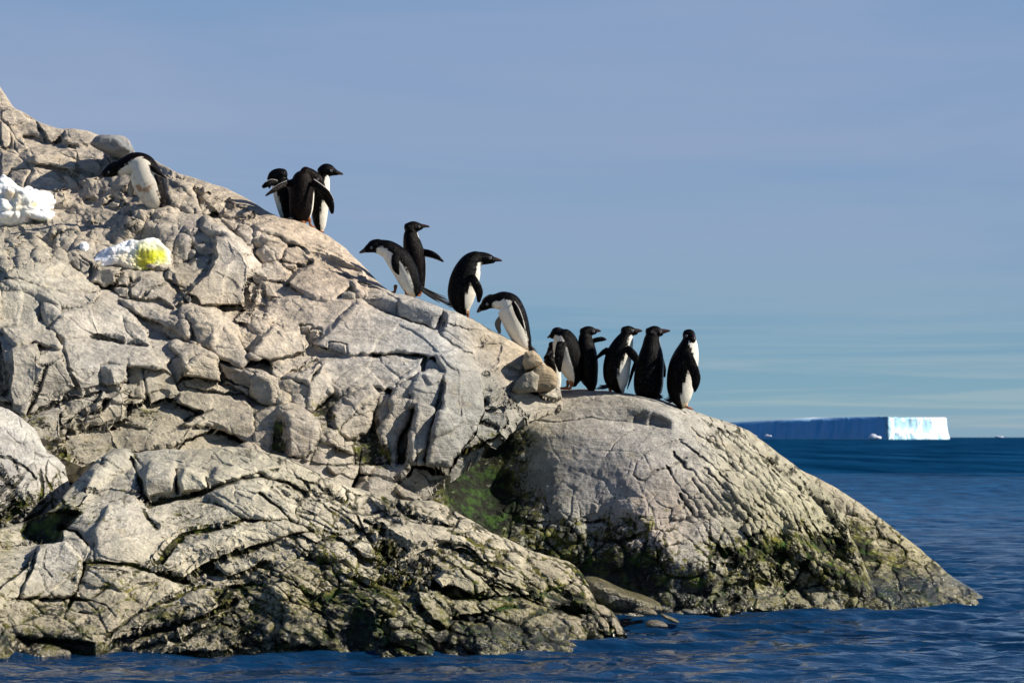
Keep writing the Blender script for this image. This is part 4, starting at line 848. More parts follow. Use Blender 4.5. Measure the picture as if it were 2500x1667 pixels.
fc(5, [(890, 920), (980, 850), (1100, 850), (1200, 920), (1240, 1000), (1150, 1030), (1020, 960), (960, 1000)], (0.3, 0.8), w=0.9, lab=38, out=0.08)
fc(5, [(1480, 850), (1620, 810), (1740, 850), (1840, 980), (1900, 1120), (1800, 1070), (1700, 960), (1580, 900)], (0.9, 1.1), w=0.8, lab=39)
fc(5, [(1570, 920), (1700, 980), (1850, 1100), (1700, 1080), (1600, 1060)], (0.2, 0.3), w=0.8)
fc(5, [(1620, 1090), (1750, 1080), (1910, 1130), (1800, 1150), (1640, 1130)], (-0.3, -1.2), out=-0.15, rim=0.05, moss=0.6)
fc(5, [(1900, 1070), (1990, 1100), (2060, 1180), (2105, 1270), (2060, 1280), (1980, 1200), (1930, 1130)], (0.7, 0.9), lab=40, rim=0.05)
fc(5, [(1850, 1130), (1960, 1160), (2030, 1240), (2060, 1310), (1990, 1280), (1880, 1200)], (0.4, 0.7), lab=41, rim=0.06)
fc(5, [(1830, 1200), (1880, 1200), (1980, 1310), (1900, 1320), (1820, 1260)], (-0.5, -0.4), rim=0.05, moss=0.4)
fc(5, [(640, 1260), (740, 1240), (850, 1280), (830, 1300), (700, 1300)], (0.1, 1.6), rim=0.06, lab=42)
fc(5, [(640, 1290), (830, 1300), (860, 1330), (680, 1330)], (-0.1, -0.7), moss=0.6)
fc(5, [(800, 990), (900, 980), (980, 1030), (1030, 1100), (1000, 1240), (900, 1180), (820, 1080)], (0.5, 0.7), w=0.85, lab=43, out=0.06)
fc(5, [(1020, 1060), (1100, 1030), (1190, 1060), (1210, 1140), (1100, 1170), (1040, 1120)], (0.1, 0.6), w=0.9, lab=44)
fc(5, [(1190, 1060), (1400, 1060), (1600, 1120), (1750, 1200), (1800, 1260), (1600, 1220), (1400, 1180), (1220, 1140)], (0.3, 1.2), w=0.8, lab=45)
fc(5, [(430, 1050), (290, 1080), (250, 1130), (300, 1180), (330, 1330), (270, 1340), (200, 1200)], (0, 0.5), w=0.0)
fc(5, [(270, 1240), (330, 1110), (440, 1100), (440, 1180), (380, 1300), (330, 1340)], (0.5, 0.2), w=0.8)
fc(5, [(420, 1100), (540, 1120), (560, 1220), (480, 1340), (360, 1340), (400, 1220)], (-0.4, 0.0), out=-0.06, moss=0.5)
fc(5, [(180, 820), (320, 830), (400, 870), (400, 830), (300, 780), (200, 780)], (-0.3, -0.7), moss=0.6)
for c, p, g, k in FC: s.facet(c, p, g[0], g[1], **k)
for p, w, d in [([(880, 900), (960, 790), (1060, 700), (1200, 680), (1400, 630), (1600, 640)], 2.6, 0.07), ([(1060, 970), (1180, 890), (1300, 830), (1500, 780), (1650, 720), (1780, 700)], 2.6, 0.07),
                ([(490, 880), (620, 880), (760, 890), (880, 920), (1000, 960), (1100, 980)], 3.0, 0.07), ([(490, 880), (460, 960), (420, 1080), (370, 1190)], 2.8, 0.08), ([(210, 790), (180, 900), (120, 1060), (80, 1110)], 2.2, 0.05),
                ([(600, 1310), (740, 1200), (880, 1120), (1060, 1040), (1200, 1000)], 2.4, 0.05), ([(570, 1420), (660, 1330), (800, 1290), (1000, 1230), (1200, 1180), (1350, 1100)], 4.5, 0.12),
                ([(700, 1400), (860, 1340), (1050, 1290), (1250, 1220), (1400, 1260)], 3.2, 0.09), ([(1160, 880), (1240, 930), (1310, 960), (1400, 930), (1530, 880)], 2.2, 0.05),
                ([(100, 1090), (250, 1080), (400, 1080), (480, 1090)], 3.2, 0.07), ([(800, 400), (810, 500), (860, 540), (1000, 510), (1150, 485), (1250, 440), (1380, 400), (1500, 390), (1650, 420), (1750, 480)], 4.0, 0.13),
                ([(1185, 390), (1190, 440)], 2, 0.05), ([(1010, 340), (1020, 480)], 2.2, 0.06), ([(750, 270), (790, 370), (800, 480)], 3, 0.09), ([(1490, 480), (1600, 560), (1680, 640), (1800, 700)], 2.2, 0.05),
                ([(820, 545), (850, 620), (900, 660)], 1.8, 0.04), ([(1230, 530), (1330, 580), (1420, 640)], 1.8, 0.04), ([(540, 760), (540, 870)], 2, 0.04), ([(660, 1180), (600, 1120), (440, 1080)], 1.5, 0.03),
                ([(620, 1000), (520, 1090), (480, 1100)], 1.4, 0.02), ([(260, 800), (250, 900), (300, 960)], 1.2, 0.02), ([(500, 780), (440, 700), (350, 680)], 4, 0.1), ([(300, 1200), (380, 1250), (520, 1310)], 2.4, 0.05),
                ([(1700, 760), (1800, 860), (1900, 900), (1960, 980)], 3.2, 0.08), ([(1250, 1090), (1300, 1020), (1450, 1000), (1560, 1030)], 3.4, 0.08)]:
    s.line(3, p, w, d)
for p, w, d in [([(880, 900), (960, 980), (1020, 1030), (1190, 1050), (1400, 1030), (1560, 1080)], 3.2, 0.09), ([(600, 820), (760, 860), (900, 930), (970, 1000)], 2.8, 0.07), ([(480, 560), (590, 600), (600, 700), (620, 820)], 3.6, 0.1),
                ([(180, 700), (300, 650), (380, 700), (450, 660)], 3, 0.08), ([(1120, 680), (1300, 760), (1430, 860), (1570, 910), (1560, 970)], 2.6, 0.06), ([(740, 440), (760, 520), (860, 560), (960, 590)], 2.6, 0.06),
                ([(1160, 870), (1260, 960), (1400, 1000), (1620, 1110)], 2.2, 0.05), ([(1000, 1240), (1040, 1160), (1190, 1150), (1300, 1210)], 3, 0.09), ([(270, 480), (400, 560), (480, 640)], 2.6, 0.06),
                ([(1000, 990), (880, 960), (760, 900), (640, 830)], 3, 0.07), ([(1100, 1250), (1180, 1180), (1350, 1200), (1500, 1260)], 3, 0.08), ([(1000, 620), (1200, 700), (1380, 800)], 2.2, 0.05)]:
    s.line(5, p, w, d)
for c, x, y, rx, ry, a, m in [(3, 300, 560, 260, 80, -10, 0.75), (3, 560, 620, 140, 70, 10, 0.6), (3, 620, 900, 220, 50, 5, 0.6), (3, 1130, 680, 140, 40, -15, 0.65), (3, 40, 700, 120, 120, 0, 0.6), (3, 700, 790, 80, 70, 40, 0.5),
                              (3, 1340, 1040, 180, 50, -10, 0.7), (3, 950, 1170, 150, 40, -20, 0.5), (3, 300, 1330, 280, 60, 5, 0.75), (3, 280, 1150, 120, 45, 0, 0.6), (3, 1900, 900, 200, 120, 20, 0.55), (3, 1960, 1100, 220, 120, 10, 0.6), (3, 1450, 1220, 200, 100, 0, 0.5),
                              (3, 40, 1350, 120, 80, 0, 0.6), (5, 620, 720, 90, 130, 20, 0.8), (5, 500, 1000, 330, 110, 10, 0.6), (5, 450, 1220, 200, 130, 0, 0.8), (5, 800, 1330, 700, 55, 3, 0.85), (5, 1300, 1280, 500, 90, 8, 0.65), (5, 1750, 1050, 160, 60, 20, 0.65),
                              (5, 250, 650, 200, 80, 20, 0.5), (5, 1000, 820, 200, 60, 0, 0.4), (5, 1300, 1050, 250, 60, 10, 0.5), (3, 1000, 600, 150, 40, 5, 0.5), (3, 900, 300, 100, 100, 0, 0.3)]:
    s.blob(c, x, y, rx, ry, a, m * 0.58)
OUT = {20: .1, 21: .12, 22: .14, 23: .06, 24: .1, 25: .06, 26: .1, 27: .12, 28: .14, 29: .08, 30: .08, 31: .1, 32: .1, 33: .12, 34: .12, 35: .16, 36: .14, 37: .1, 38: .14, 39: .1, 40: .06, 41: .05, 42: .08, 43: .14, 44: .1, 45: .12}
om = np.zeros_like(s.B)
for k_, v_ in OUT.items(): om[s.lab == k_] = v_ * 0.7
s.add -= blur(om, 2)
s.finish(ell=170, soft=2)
def detail_hump(P, U, V, calm, n):
    d = 0.06 * fbm(P * 1.2, 4, 201) + 0.018 * fbm(P * 5.0, 4, 202, 0.55)
    Q = P @ np.array([[0.88, 0.2, -0.42], [-0.2, 0.95, 0.2], [0.42, -0.1, 0.9]]).T
    w = 0.3 * np.stack([fbm(P * 2.2 + 5, 3, 231), fbm(P * 2.2 + 15, 3, 232), fbm(P * 2.2 + 25, 3, 233)], -1)
    f1, e, idc = vor3(Q * np.array([2.4, 2.0, 5.0]) + w, 241)
    low = sstep(1.0, 0.1, P[..., 2] + 0.2 * fbm(P * 1.2, 3, 9))
    sel = np.clip(sstep(0.4, 0.85, 0.5 + 0.8 * fbm(P * 0.9, 3, 244)) * 0.8 + 0.4 * low, 0, 1)
    g = np.exp(-(e / 0.06)**2) * sel
    d = d - 0.035 * g + 0.02 * low * fbm(P * 7, 3, 251)
    return d, 1.0 * g, 0.11 + 0.30 * low + 0.6 * g
TH = [(300, 1270, 100, (0.599, 0.563, 0.505)), (480, 1320, 130, (0.563, 0.516, 0.419)), (150, 1370, 80, (0.551, 0.528, 0.493)), (300, 1480, 160, (0.528, 0.468, 0.345)), (600, 1230, 120, (0.563, 0.528, 0.431)), (850, 1280, 150, (0.551, 0.503, 0.407)), (1100, 1350, 150, (0.576, 0.516, 0.407)),
      (1150, 1450, 80, (.44, .41, .28)), (1200, 1550, 120, (.36, .34, .20)), (1400, 1430, 90, (.47, .41, .31)), (700, 1500, 150, (.42, .37, .24)), (350, 1100, 80, (.48, .46, .40)), (950, 1520, 120, (.36, .35, .24)), (1480, 1530, 60, (.46, .39, .27))]
crest_hump = [(-160, 1300), (0, 1290), (70, 1270), (130, 1240), (170, 1190), (200, 1160), (240, 1120), (280, 1096), (310, 1094), (330, 1105), (400, 1095), (450, 1098), (520, 1095), (560, 1090), (600, 1094), (650, 1103), (700, 1118), (750, 1140), (800, 1165), (860, 1190),
    (900, 1200), (950, 1212), (1000, 1222), (1020, 1219), (1060, 1222), (1100, 1240), (1150, 1268), (1200, 1300), (1230, 1310), (1270, 1330), (1290, 1343), (1350, 1360), (1390, 1370), (1410, 1386), (1430, 1410), (1443, 1440), (1452, 1472), (1470, 1476), (1495, 1492),
    (1510, 1515), (1522, 1535), (1530, 1552), (1536, 1580), (1560, 1660)]
build_mass('shore_rock', hump, crest_hump, [(-160, 1660), (1560, 1670)], -150, 1540, 1.7, 400, detail_hump, TH, (.46, .42, .32), round_px=22, round_m=0.2, back=(14, 1.6, 1.8), blocks=True, block_name='rock_slab', crest_jit=2.0)

# ================================================================== rounded rock at the left edge
knob = Mass(-160, 240, 930, 1340, [(-160, 960, 23.9), (0, 995, 23.8), (60, 1030, 23.7), (110, 1080, 23.6), (150, 1140, 23.5), (165, 1200, 23.4), (0, 1100, 23.1), (100, 1200, 22.9), (0, 1250, 22.6), (0, 1340, 22.6), (200, 1340, 23.6), (-160, 1200, 22.6), (240, 1000, 24.6)])
s = knob
s.cells(75, 0.4, 3, ang=70, aspect=1.6, groove=0.03, gw=0.04); s.cells(28, 0.4, 5, ang=65, aspect=1.8, groove=0.025, gw=0.06)
for p, w, d in [([(0, 260), (60, 270), (150, 330), (210, 390)], 2, 0.04), ([(230, 340), (250, 440), (240, 520)], 2, 0.04), ([(270, 290), (260, 380), (300, 460)], 2, 0.04), ([(100, 40), (150, 140), (130, 210)], 1.5, 0.03), ([(0, 100), (60, 160), (120, 200)], 1.5, 0.03)]: s.line(3, p, w, d)
s.blob(3, 100, 560, 240, 60, -25, 0.7); s.blob(3, 330, 420, 60, 120, 30, 0.4)
s.finish(ell=150)
crest_knob = [(-160, 960), (0, 993), (30, 1003), (60, 1025), (88, 1050), (95, 1075), (115, 1102), (140, 1115), (158, 1140), (164, 1160), (168, 1185), (174, 1230), (180, 1300)]
build_mass('rounded_outcrop', knob, crest_knob, [(-160, 1320), (180, 1330)], -150, 176, 1.9, 180, detail_slope, [(60, 1100, 80, (.55, .53, .50)), (60, 1200, 60, (.48, .45, .40))], (.52, .49, .45), round_px=30, round_m=0.25, back=(10, 1.2, 1.4))
# ================================================================== the penguins
def penguin_materials():
    m, t, b = new_mat('penguin_plumage')
    at = t.nodes.new('ShaderNodeAttribute'); at.attribute_name = 'plumage'
    g = t.nodes.new('ShaderNodeNewGeometry').outputs['Position']
    n = noisen(t, g, 60, 5, 0.75); n2 = noisen(t, g, 210, 3, 0.7)
    sc = t.nodes.new('ShaderNodeVectorMath'); sc.operation = 'SCALE'; t.links.new(at.outputs['Color'], sc.inputs[0]); t.links.new(mapr(t, n, 0.3, 0.7, 0.78, 1.15), sc.inputs['Scale'])
    t.links.new(sc.outputs[0], b.inputs['Base Color'])
    n3 = noisen(t, g, 95, 3, 0.7)
    b.inputs['Roughness'].default_value = 0.38
    t.links.new(mapr(t, n3, 0.58, 0.68, 0.045, 0.75), b.inputs['Specular IOR Level'])
    bp = t.nodes.new('ShaderNodeBump'); bp.inputs['Strength'].default_value = 0.8; bp.inputs['Distance'].default_value = 0.006
    t.links.new(mathn(t, 'ADD', n, mathn(t, 'MULTIPLY', n2, 0.7)), bp.inputs['Height']); t.links.new(bp.outputs[0], b.inputs['Normal'])
    def flat(name, c, r, spec=0.5):
        mm, tt, bb = new_mat(name); bb.inputs['Base Color'].default_value = (*c, 1); bb.inputs['Roughness'].default_value = r; bb.inputs['Specular IOR Level'].default_value = spec
        nz = noisen(tt, tt.nodes.new('ShaderNodeNewGeometry').outputs['Position'], 90, 3, 0.6)
        tt.links.new(mixn(tt, mapr(tt, nz, 0.35, 0.65), tuple(x * 0.7 for x in c), tuple(min(1, x * 1.25) for x in c)), bb.inputs['Base Color'])
        return mm
    return m, flat('bill_horn', (0.035, 0.014, 0.010), 0.4), flat('eye_ring_skin', (0.62, 0.62, 0.62), 0.6), flat('eye_dark', (0.004, 0.004, 0.004), 0.15), flat('tail_quills', (0.007, 0.006, 0.007), 0.5)
PLUM, BILL, RING, PUPIL, QUILL = penguin_materials()
BLK = (0.0016, 0.0014, 0.0017); BRN = (0.007, 0.004, 0.0028); WHT = (0.76, 0.72, 0.62); ORG = (0.30, 0.11, 0.045); CREAM = (0.60, 0.47, 0.26)

def crm(A, n):
    """Catmull-Rom through the rows of A, n steps each"""
    A = np.array(A, float); P = np.vstack([2 * A[0] - A[1], A, 2 * A[-1] - A[-2]]); o = []
    for i in range(1, len(P) - 2):
        for k in range(n):
            t = k / n; o.append(0.5 * (2 * P[i] + (P[i + 1] - P[i - 1]) * t + (2 * P[i - 1] - 5 * P[i] + 4 * P[i + 1] - P[i + 2]) * t * t + (3 * P[i] - P[i - 1] - 3 * P[i + 1] + P[i + 2]) * t**3))
    o.append(P[-2]); return np.array(o)
class Soup:
    def __init__(s): s.v, s.f, s.c, s.n = [], [], [], 0
    def loft(s, C, RA, RB, Adir, colfn, seg=26, caps=True):
        """tube round centres C; RA along Adir, RB across"""
        if caps:
            def ext_(C, RA, RB, Ad, k):
                d = C[0] - C[1]; d = d / (np.linalg.norm(d) + 1e-12); r0 = min(RA[0], RB[0]) * k
                an = np.radians([84, 66, 45, 23]); rr = np.cos(an)
                return (np.concatenate([C[0] + d * (r0 * np.sin(an))[:, None], C]), np.concatenate([RA[0] * rr, RA]), np.concatenate([RB[0] * rr, RB]), np.concatenate([np.repeat(Ad[:1], 4, 0), Ad]))
            Adir = np.array(Adir, float)
            C, RA, RB, Adir = ext_(C, RA, RB, Adir, 0.8)
            C, RA, RB, Adir = [x[::-1] for x in ext_(C[::-1], RA[::-1], RB[::-1], Adir[::-1], 0.8)]
        n = len(C); T = np.gradient(C, axis=0); T /= np.linalg.norm(T, axis=1, keepdims=True) + 1e-12
        A = Adir - (Adir * T).sum(1, keepdims=True) * T; A /= np.linalg.norm(A, axis=1, keepdims=True) + 1e-12
        B = np.cross(T, A)
        th = np.linspace(0, 2 * np.pi, seg, endpoint=False)
        ring = C[:, None] + A[:, None] * (RA[:, None] * np.cos(th))[..., None] + B[:, None] * (RB[:, None] * np.sin(th))[..., None]
        col_ = colfn(np.repeat(np.linspace(0, 1, n)[:, None], seg, 1), np.repeat(th[None], n, 0), ring)
        base = s.n; s.v.append(ring.reshape(-1, 3)); s.c.append(col_.reshape(-1, 3))
        idx = base + np.arange(n * seg).reshape(n, seg); nx = np.roll(idx, -1, 1)
        s.f += np.stack([idx[:-1], nx[:-1], nx[1:], idx[1:]], -1).reshape(-1, 4).tolist()
        s.n += n * seg
        s.f.append(idx[0][::-1].tolist()); s.f.append(idx[-1].tolist())
        for e, sg in ():
            s.v.append((C[e] + T[e] * sg * 0.55 * min(RA[e], RB[e]))[None]); s.c.append(col_[e].mean(0)[None])
            r = idx[e]; rr = np.roll(r, -1)
            for a, b_ in zip(r, rr): s.f.append([int(b_), int(a), s.n] if sg < 0 else [int(a), int(b_), s.n])
            s.n += 1
    def mesh(s, name, mat=None, attr='plumage'):
        me = bpy.data.meshes.new(name); v = np.concatenate(s.v); me.from_pydata(v.tolist(), [], s.f); me.update()
        c = np.concatenate(s.c)
        if attr:
            at = me.attributes.new(attr, 'FLOAT_COLOR', 'POINT'); at.data.foreach_set('color', np.concatenate([c, np.ones((len(c), 1))], 1).astype(np.float32).ravel())
        if mat: me.materials.append(mat)
        for p in me.polygons: p.use_smooth = True
        return me
PC = {1: (0, 200, 4.694), 2: (600, 360, 6.533), 3: (850, 520, 5.6), 4: (1130, 680, 5.6), 5: (1400, 760, 6.029)}

SHIFT = {}
def penguin(crop, phi, D, body, head, bill, eyes, flippers=(), feet=(), tail=None, label='', group='penguins on the rocks', stain=0.0, fat=0.92, brown=0.0, pale=1.0):
    """body: stations (x, y, r, half-angle of the white front, depth offset m) rump to crown; head: stations towards the bill;
       phi: way the bird faces (0 to the right of the picture, 90 towards the boat)"""
    ox, oy, sc = PC[crop]; k = D / F
    a = np.array([math.cos(R(phi)), -math.sin(R(phi)), 0.0]); S0 = np.cross([0, 0, 1.0], a)
    def pt(x, y, dy=0.0): return W(np.array(ox + x / sc), np.array(oy + y / sc), np.array(D + dy))
    soup = Soup()
    # trunk and neck
    bd = [list((q + (0,) * (5 - len(q)))[:5]) for q in body]; bd[-1][2] *= 0.55; bd[-2][2] *= 0.9
    st = crm(bd, 9)
    C = np.array([pt(q[0], q[1], q[4]) for q in st]); r = st[:, 2] / sc * k
    Tt = np.gradient(C, axis=0); Tt /= np.linalg.norm(Tt, axis=1, keepdims=True)
    Vd = np.cross(np.repeat(S0[None], len(C), 0), Tt); Vd /= np.linalg.norm(Vd, axis=1, keepdims=True) + 1e-9
    wa = st[:, 3]
    blk = np.array(BLK) * (1 - brown) + np.array(BRN) * brown
    def bodycol(t, th, P):
        w = np.interp(t[:, 0], np.linspace(0, 1, len(wa)), wa)[:, None]
        dth = np.degrees(np.abs((th + np.pi) % (2 * np.pi) - np.pi))
        edge = w + 5.5 * fbm(P * 45, 3, 3)
        m = (sstep(-3, 3, edge - dth) * (w > 3))[..., None]
        wh = np.array(WHT) * pale * (1 - 0.06 * (t[..., None] < 0.3))
        wh = wh * (1 - 0.25 * stain) + np.array((0.42, 0.24, 0.08)) * 0.25 * stain
        dirt = sstep(0.1, 0.55, fbm(P * 12, 4, 6) + 0.2 - t * 0.8)[..., None] * stain
        wh = wh * (1 - dirt) + np.array((0.30, 0.13, 0.035)) * dirt
        rump = sstep(0.10, 0.02, t)[..., None] * 0.7
        wh = wh * (1 - rump) + np.array(CREAM) * rump
        return wh * m + blk * (1 - m)
    soup.loft(C, r * 0.98, r * fat, Vd, bodycol, seg=30)
    # head
    hs = crm([(q + (0,) * (4 - len(q)))[:4] for q in head], 8)
    Ch = np.array([pt(q[0], q[1], q[3]) for q in hs]); rh = hs[:, 2] / sc * k
    up = np.tile(np.array([0, 0.2, 1.0]), (len(Ch), 1))
    soup.loft(Ch, rh, rh * 0.86, up, lambda t, th, P: np.ones(t.shape + (3,)) * blk, seg=24)
    # flippers: (stations (x, y, half-width, depth offset), colour, facing vector)
    for stn, kind, nv in flippers:
        fs = crm([(q + (0,) * (4 - len(q)))[:4] for q in stn], 7)
        Cf = np.array([pt(q[0], q[1], q[3]) for q in fs]); wf = fs[:, 2] / sc * k
        nv = np.array(nv, float); Tf = np.gradient(Cf, axis=0); Ad = np.cross(Tf, np.tile(nv, (len(Cf), 1)))
        def fcol(t, th, P, kind=kind):
            c = np.ones(t.shape + (3,)) * blk
            if kind == 'under': 
                m = (np.sin(th) != 9)[..., None]; c = np.where(m, np.array((0.42, 0.36, 0.29)) * (0.5 + 0.5 * t[..., None]), c)
                e = (np.abs(np.cos(th)) > 0.86)[..., None]; c = np.where(e, np.array((.02, .015, .012)), c)
            elif kind == 'edge':
                e = (np.cos(th) > 0.90)[..., None]; c = np.where(e, np.array((0.55, 0.52, 0.48)), c)
            elif kind == 'edge2':
                e = (np.cos(th) < -0.90)[..., None]; c = np.where(e, np.array((0.6, 0.57, 0.52)), c)
            return c
        soup.loft(Cf, np.maximum(wf, 0.006), np.full(len(Cf), 0.0105) + 0.006 * np.linspace(1, 0, len(Cf)), Ad, fcol, seg=16)
    # feet: (ankle x, y, dx to the toes, depth offset)
    for (fx, fy, dx, dz, dy) in feet:
        A0 = pt(fx + 8 * (dx < 0) - 8 * (dx > 0), fy - 85, dy); A1 = pt(fx, fy, dy)
        soup.loft(np.linspace(A0, A1, 5), np.linspace(0.022, 0.011, 5), np.linspace(0.022, 0.011, 5), np.tile([1.0, 0, 0], (5, 1)), lambda t, th, P: np.ones(t.shape + (3,)) * np.array(ORG), seg=10)
        for j in (-1, 0, 1):
            tip = A1 + np.array([dx / sc * k, -abs(dx) * 0.0 / sc * k, -dz / sc * k]) + np.array([0.012 * j, 0.028 * j - 0.02, 0])
            soup.loft(np.linspace(A1, tip, 6), np.linspace(0.013, 0.009, 6), np.linspace(0.011, 0.008, 6), np.tile([0.0, 0, 1.0], (6, 1)), lambda t, th, P: np.where((t > 0.93)[..., None], np.array((0.02, 0.015, 0.01)), np.array(ORG)), seg=8)
    src = soup.mesh('penguin')
    tmp = bpy.data.objects.new('tmp', src); col.objects.link(tmp)
    rm = tmp.modifiers.new('r', 'REMESH'); rm.mode = 'VOXEL'; rm.voxel_size = 0.0068; rm.use_smooth_shade = True
    sm = tmp.modifiers.new('s', 'SMOOTH'); sm.factor = 0.5; sm.iterations = 5
    dg = bpy.context.evaluated_depsgraph_get()
    me = bpy.data.meshes.new_from_object(tmp.evaluated_get(dg)); bpy.data.objects.remove(tmp)
    n = len(me.vertices); co = np.empty(n * 3, np.float32); me.vertices.foreach_get('co', co); co = co.reshape(-1, 3)
    sv = np.concatenate(soup.v); scn = np.concatenate(soup.c)
    kd = KDTree(len(sv))
    for i, p in enumerate(sv): kd.insert(p, i)
    kd.balance()
    cc = np.ones((n, 4), np.float32)
    for i, p in enumerate(co): cc[i, :3] = scn[kd.find(p)[1]]
    for a_ in list(me.attributes):
        if a_.name == 'plumage': me.attributes.remove(a_)
    at = me.attributes.new('plumage', 'FLOAT_COLOR', 'POINT'); at.data.foreach_set('color', cc.ravel())
    me.materials.clear(); me.materials.append(PLUM); me.name = 'body'
    for p in me.polygons: p.use_smooth = True
    # the thing itself stands at the feet
    base = Vector(C[0].tolist())
    root = bpy.data.objects.new('penguin', None); root.empty_display_size = 0.1; col.objects.link(root); root.location = base
    tag(root, label, 'penguin', group)
    def put(name, me_):
        me_.transform(__import__('mathutils').Matrix.Translation(-base)); return link(name, me_, root)
    bv = BVHTree.FromPolygons([tuple(x) for x in co.tolist()], [tuple(p.vertices) for p in me.polygons])
    put('body', me)
    b2 = crm([(q + (0,) * (4 - len(q)))[:4] for q in bill], 6)
    Cb = np.array([pt(q[0], q[1], q[3]) for q in b2]); rb = b2[:, 2] / sc * k
    sp = Soup(); sp.loft(Cb, rb, rb * 0.7, np.tile([0, 0, 1.0], (len(Cb), 1)), lambda t, th, P: np.ones(t.shape + (3,)) * 0.1, seg=14)
    put('bill', sp.mesh('bill', BILL, None))
    o3 = Vector((0, 0, H))
    for ex, ey in eyes:
        d = (Vector(pt(ex, ey).tolist()) - o3).normalized(); loc, nor, _, _ = bv.ray_cast(o3, d)
        if loc is None: continue
        nrm = (nor * 0.6 - d * 0.6).normalized(); q = nrm.to_track_quat('Z', 'Y').to_matrix()
        ev = [];  seg = 18
        def disc(name, r0, r1, h, mat):
            vv, ff = [], []
            prof = [(r0, 0), ((r0 + r1) / 2, h), (r1, 0)] if r0 > 0 else [(0.0001, h), (r1 * 0.6, h * 0.8), (r1, 0)]
            for (rr, hh) in prof:
                for i in range(seg):
                    an = 2 * math.pi * i / seg; p = q @ Vector((rr * math.cos(an), rr * math.sin(an), hh)) + loc + nrm * 0.0015; vv.append(tuple(p))
            for a in range(2):
                for i in range(seg): ff.append((a * seg + i, a * seg + (i + 1) % seg, (a + 1) * seg + (i + 1) % seg, (a + 1) * seg + i))
            mm = bpy.data.meshes.new(name); mm.from_pydata(vv, [], ff); mm.materials.append(mat)
            for p_ in mm.polygons: p_.use_smooth = True
            return mm
        e = put('eye', disc('eye', 0, 0.0088, 0.004, PUPIL)); r_ = put('eye_ring', disc('eye_ring', 0.0084, 0.0112, 0.003, RING)); r_.parent = e
    if tail:
        x0, y0, x1, y1, wd, dy0, dy1, nfe = tail; sp = Soup()
        P0, P1 = pt(x0, y0, dy0), pt(x1, y1, dy1); ax = (P1 - P0) / np.linalg.norm(P1 - P0); sd = np.cross(ax, [0, 1.0, 0]); sd /= np.linalg.norm(sd)
        for j in range(nfe):
            f_ = (j / max(1, nfe - 1) - 0.5) * 2; ln = 1 - 0.35 * abs(f_) + 0.1 * math.sin(j * 5.1)
            e_ = P0 + (P1 - P0) * ln + sd * f_ * wd / sc * k + np.array([0, 0.03 * math.sin(j * 2.3), 0]); s_ = P0 + sd * f_ * wd * 0.35 / sc * k
            m_ = (s_ + e_) / 2 + np.array([0, 0, -0.006])
            sp.loft(crm([s_, m_, e_], 4), np.linspace(0.010, 0.002, 9), np.linspace(0.006, 0.0015, 9), np.tile(sd, (9, 1)), lambda t, th, P: np.ones(t.shape + (3,)) * 0.01, seg=6)
        put('tail', sp.mesh('tail', QUILL, None))
    return root

cam_v = (0, -1, 0)
GA = 'penguins up on the slope'; GB = 'penguins in a row on top of the dome'
d1 = slope.depth(408, 500) - 0.1
penguin(1, 130, 28.72, [(1840, 1440, 95, 20), (1795, 1370, 138, 66), (1740, 1260, 172, 74), (1697, 1150, 192, 78), (1665, 1060, 186, 80), (1618, 975, 172, 90), (1545, 938, 135, 106), (1450, 958, 108, 104), (1365, 994, 94, 80), (1310, 1015, 78, 0)],
        [(1340, 985, 84), (1290, 1010, 80), (1240, 1035, 66), (1195, 1058, 44)], [(1210, 1052, 34), (1165, 1073, 20), (1132, 1085, 7)], [(1245, 1035)],
        [([(1700, 985, 40, -.10), (1760, 1010, 34, -.13), (1840, 1060, 24, -.13), (1908, 1108, 8, -.12)], 'edge', cam_v), ([(1560, 1080, 30, .12), (1510, 1180, 44, .12), (1498, 1300, 30, .12)], 'under', cam_v)],
        [], (1880, 1400, 1965, 1485, 30, 0, 0.05, 7), 'penguin bent far over with stained belly, alone near the skyline boulders', GA, stain=0.8, brown=0.5)
penguin(2, 175, 29.2, [(650, 1150, 70, 40), (635, 1080, 95, 60, 0), (615, 980, 112, 62), (600, 880, 128, 62), (585, 760, 146, 55), (575, 640, 158, 40), (570, 540, 158, 20), (575, 460, 125, 0)],
        [(590, 450, 112), (520, 440, 108), (450, 465, 100), (400, 520, 72)], [(400, 545, 40), (385, 600, 28), (375, 650, 14)], [],
        [([(500, 570, 50, -.16), (420, 560, 58, -.2), (340, 590, 52, -.22), (270, 635, 30, -.22)], 'edge', cam_v)],
        [(640, 1150, -60, 20, 0)], (700, 1100, 640, 1150, 30, 0, 0, 5), 'leftmost of the huddled three penguins, head bowed behind its raised flipper', GA, pale=0.95)
penguin(2, 288, 29.0, [(860, 1180, 110, 40), (875, 1120, 160, 88), (880, 1020, 196, 92), (885, 900, 212, 92), (893, 760, 215, 88), (903, 620, 205, 70), (918, 500, 180, 40), (935, 420, 140, 10), (945, 380, 85, 0)],
        [(940, 430, 128), (1030, 450, 112), (1105, 490, 98), (1170, 550, 84), (1220, 610, 45)], [(1190, 520, 26, -.02), (1200, 490, 14, -.02), (1180, 462, 8, -.02)], [(1150, 508)],
        [([(740, 560, 60, 0), (600, 600, 52, -.1), (450, 680, 42, -.18), (320, 770, 16, -.22)], 'edge', cam_v), ([(1060, 560, 70, -.1), (1180, 630, 58, -.14), (1300, 720, 46, -.16), (1395, 840, 18, -.16)], 'edge2', cam_v)],
        [(880, 1190, 60, 10, -.05), (1025, 1235, 60, 42, -.02)], (740, 1100, 690, 1175, 40, -.1, -.15, 7), 'brown-backed penguin seen from behind, middle of the huddled three, both flippers out', GA, brown=0.9)
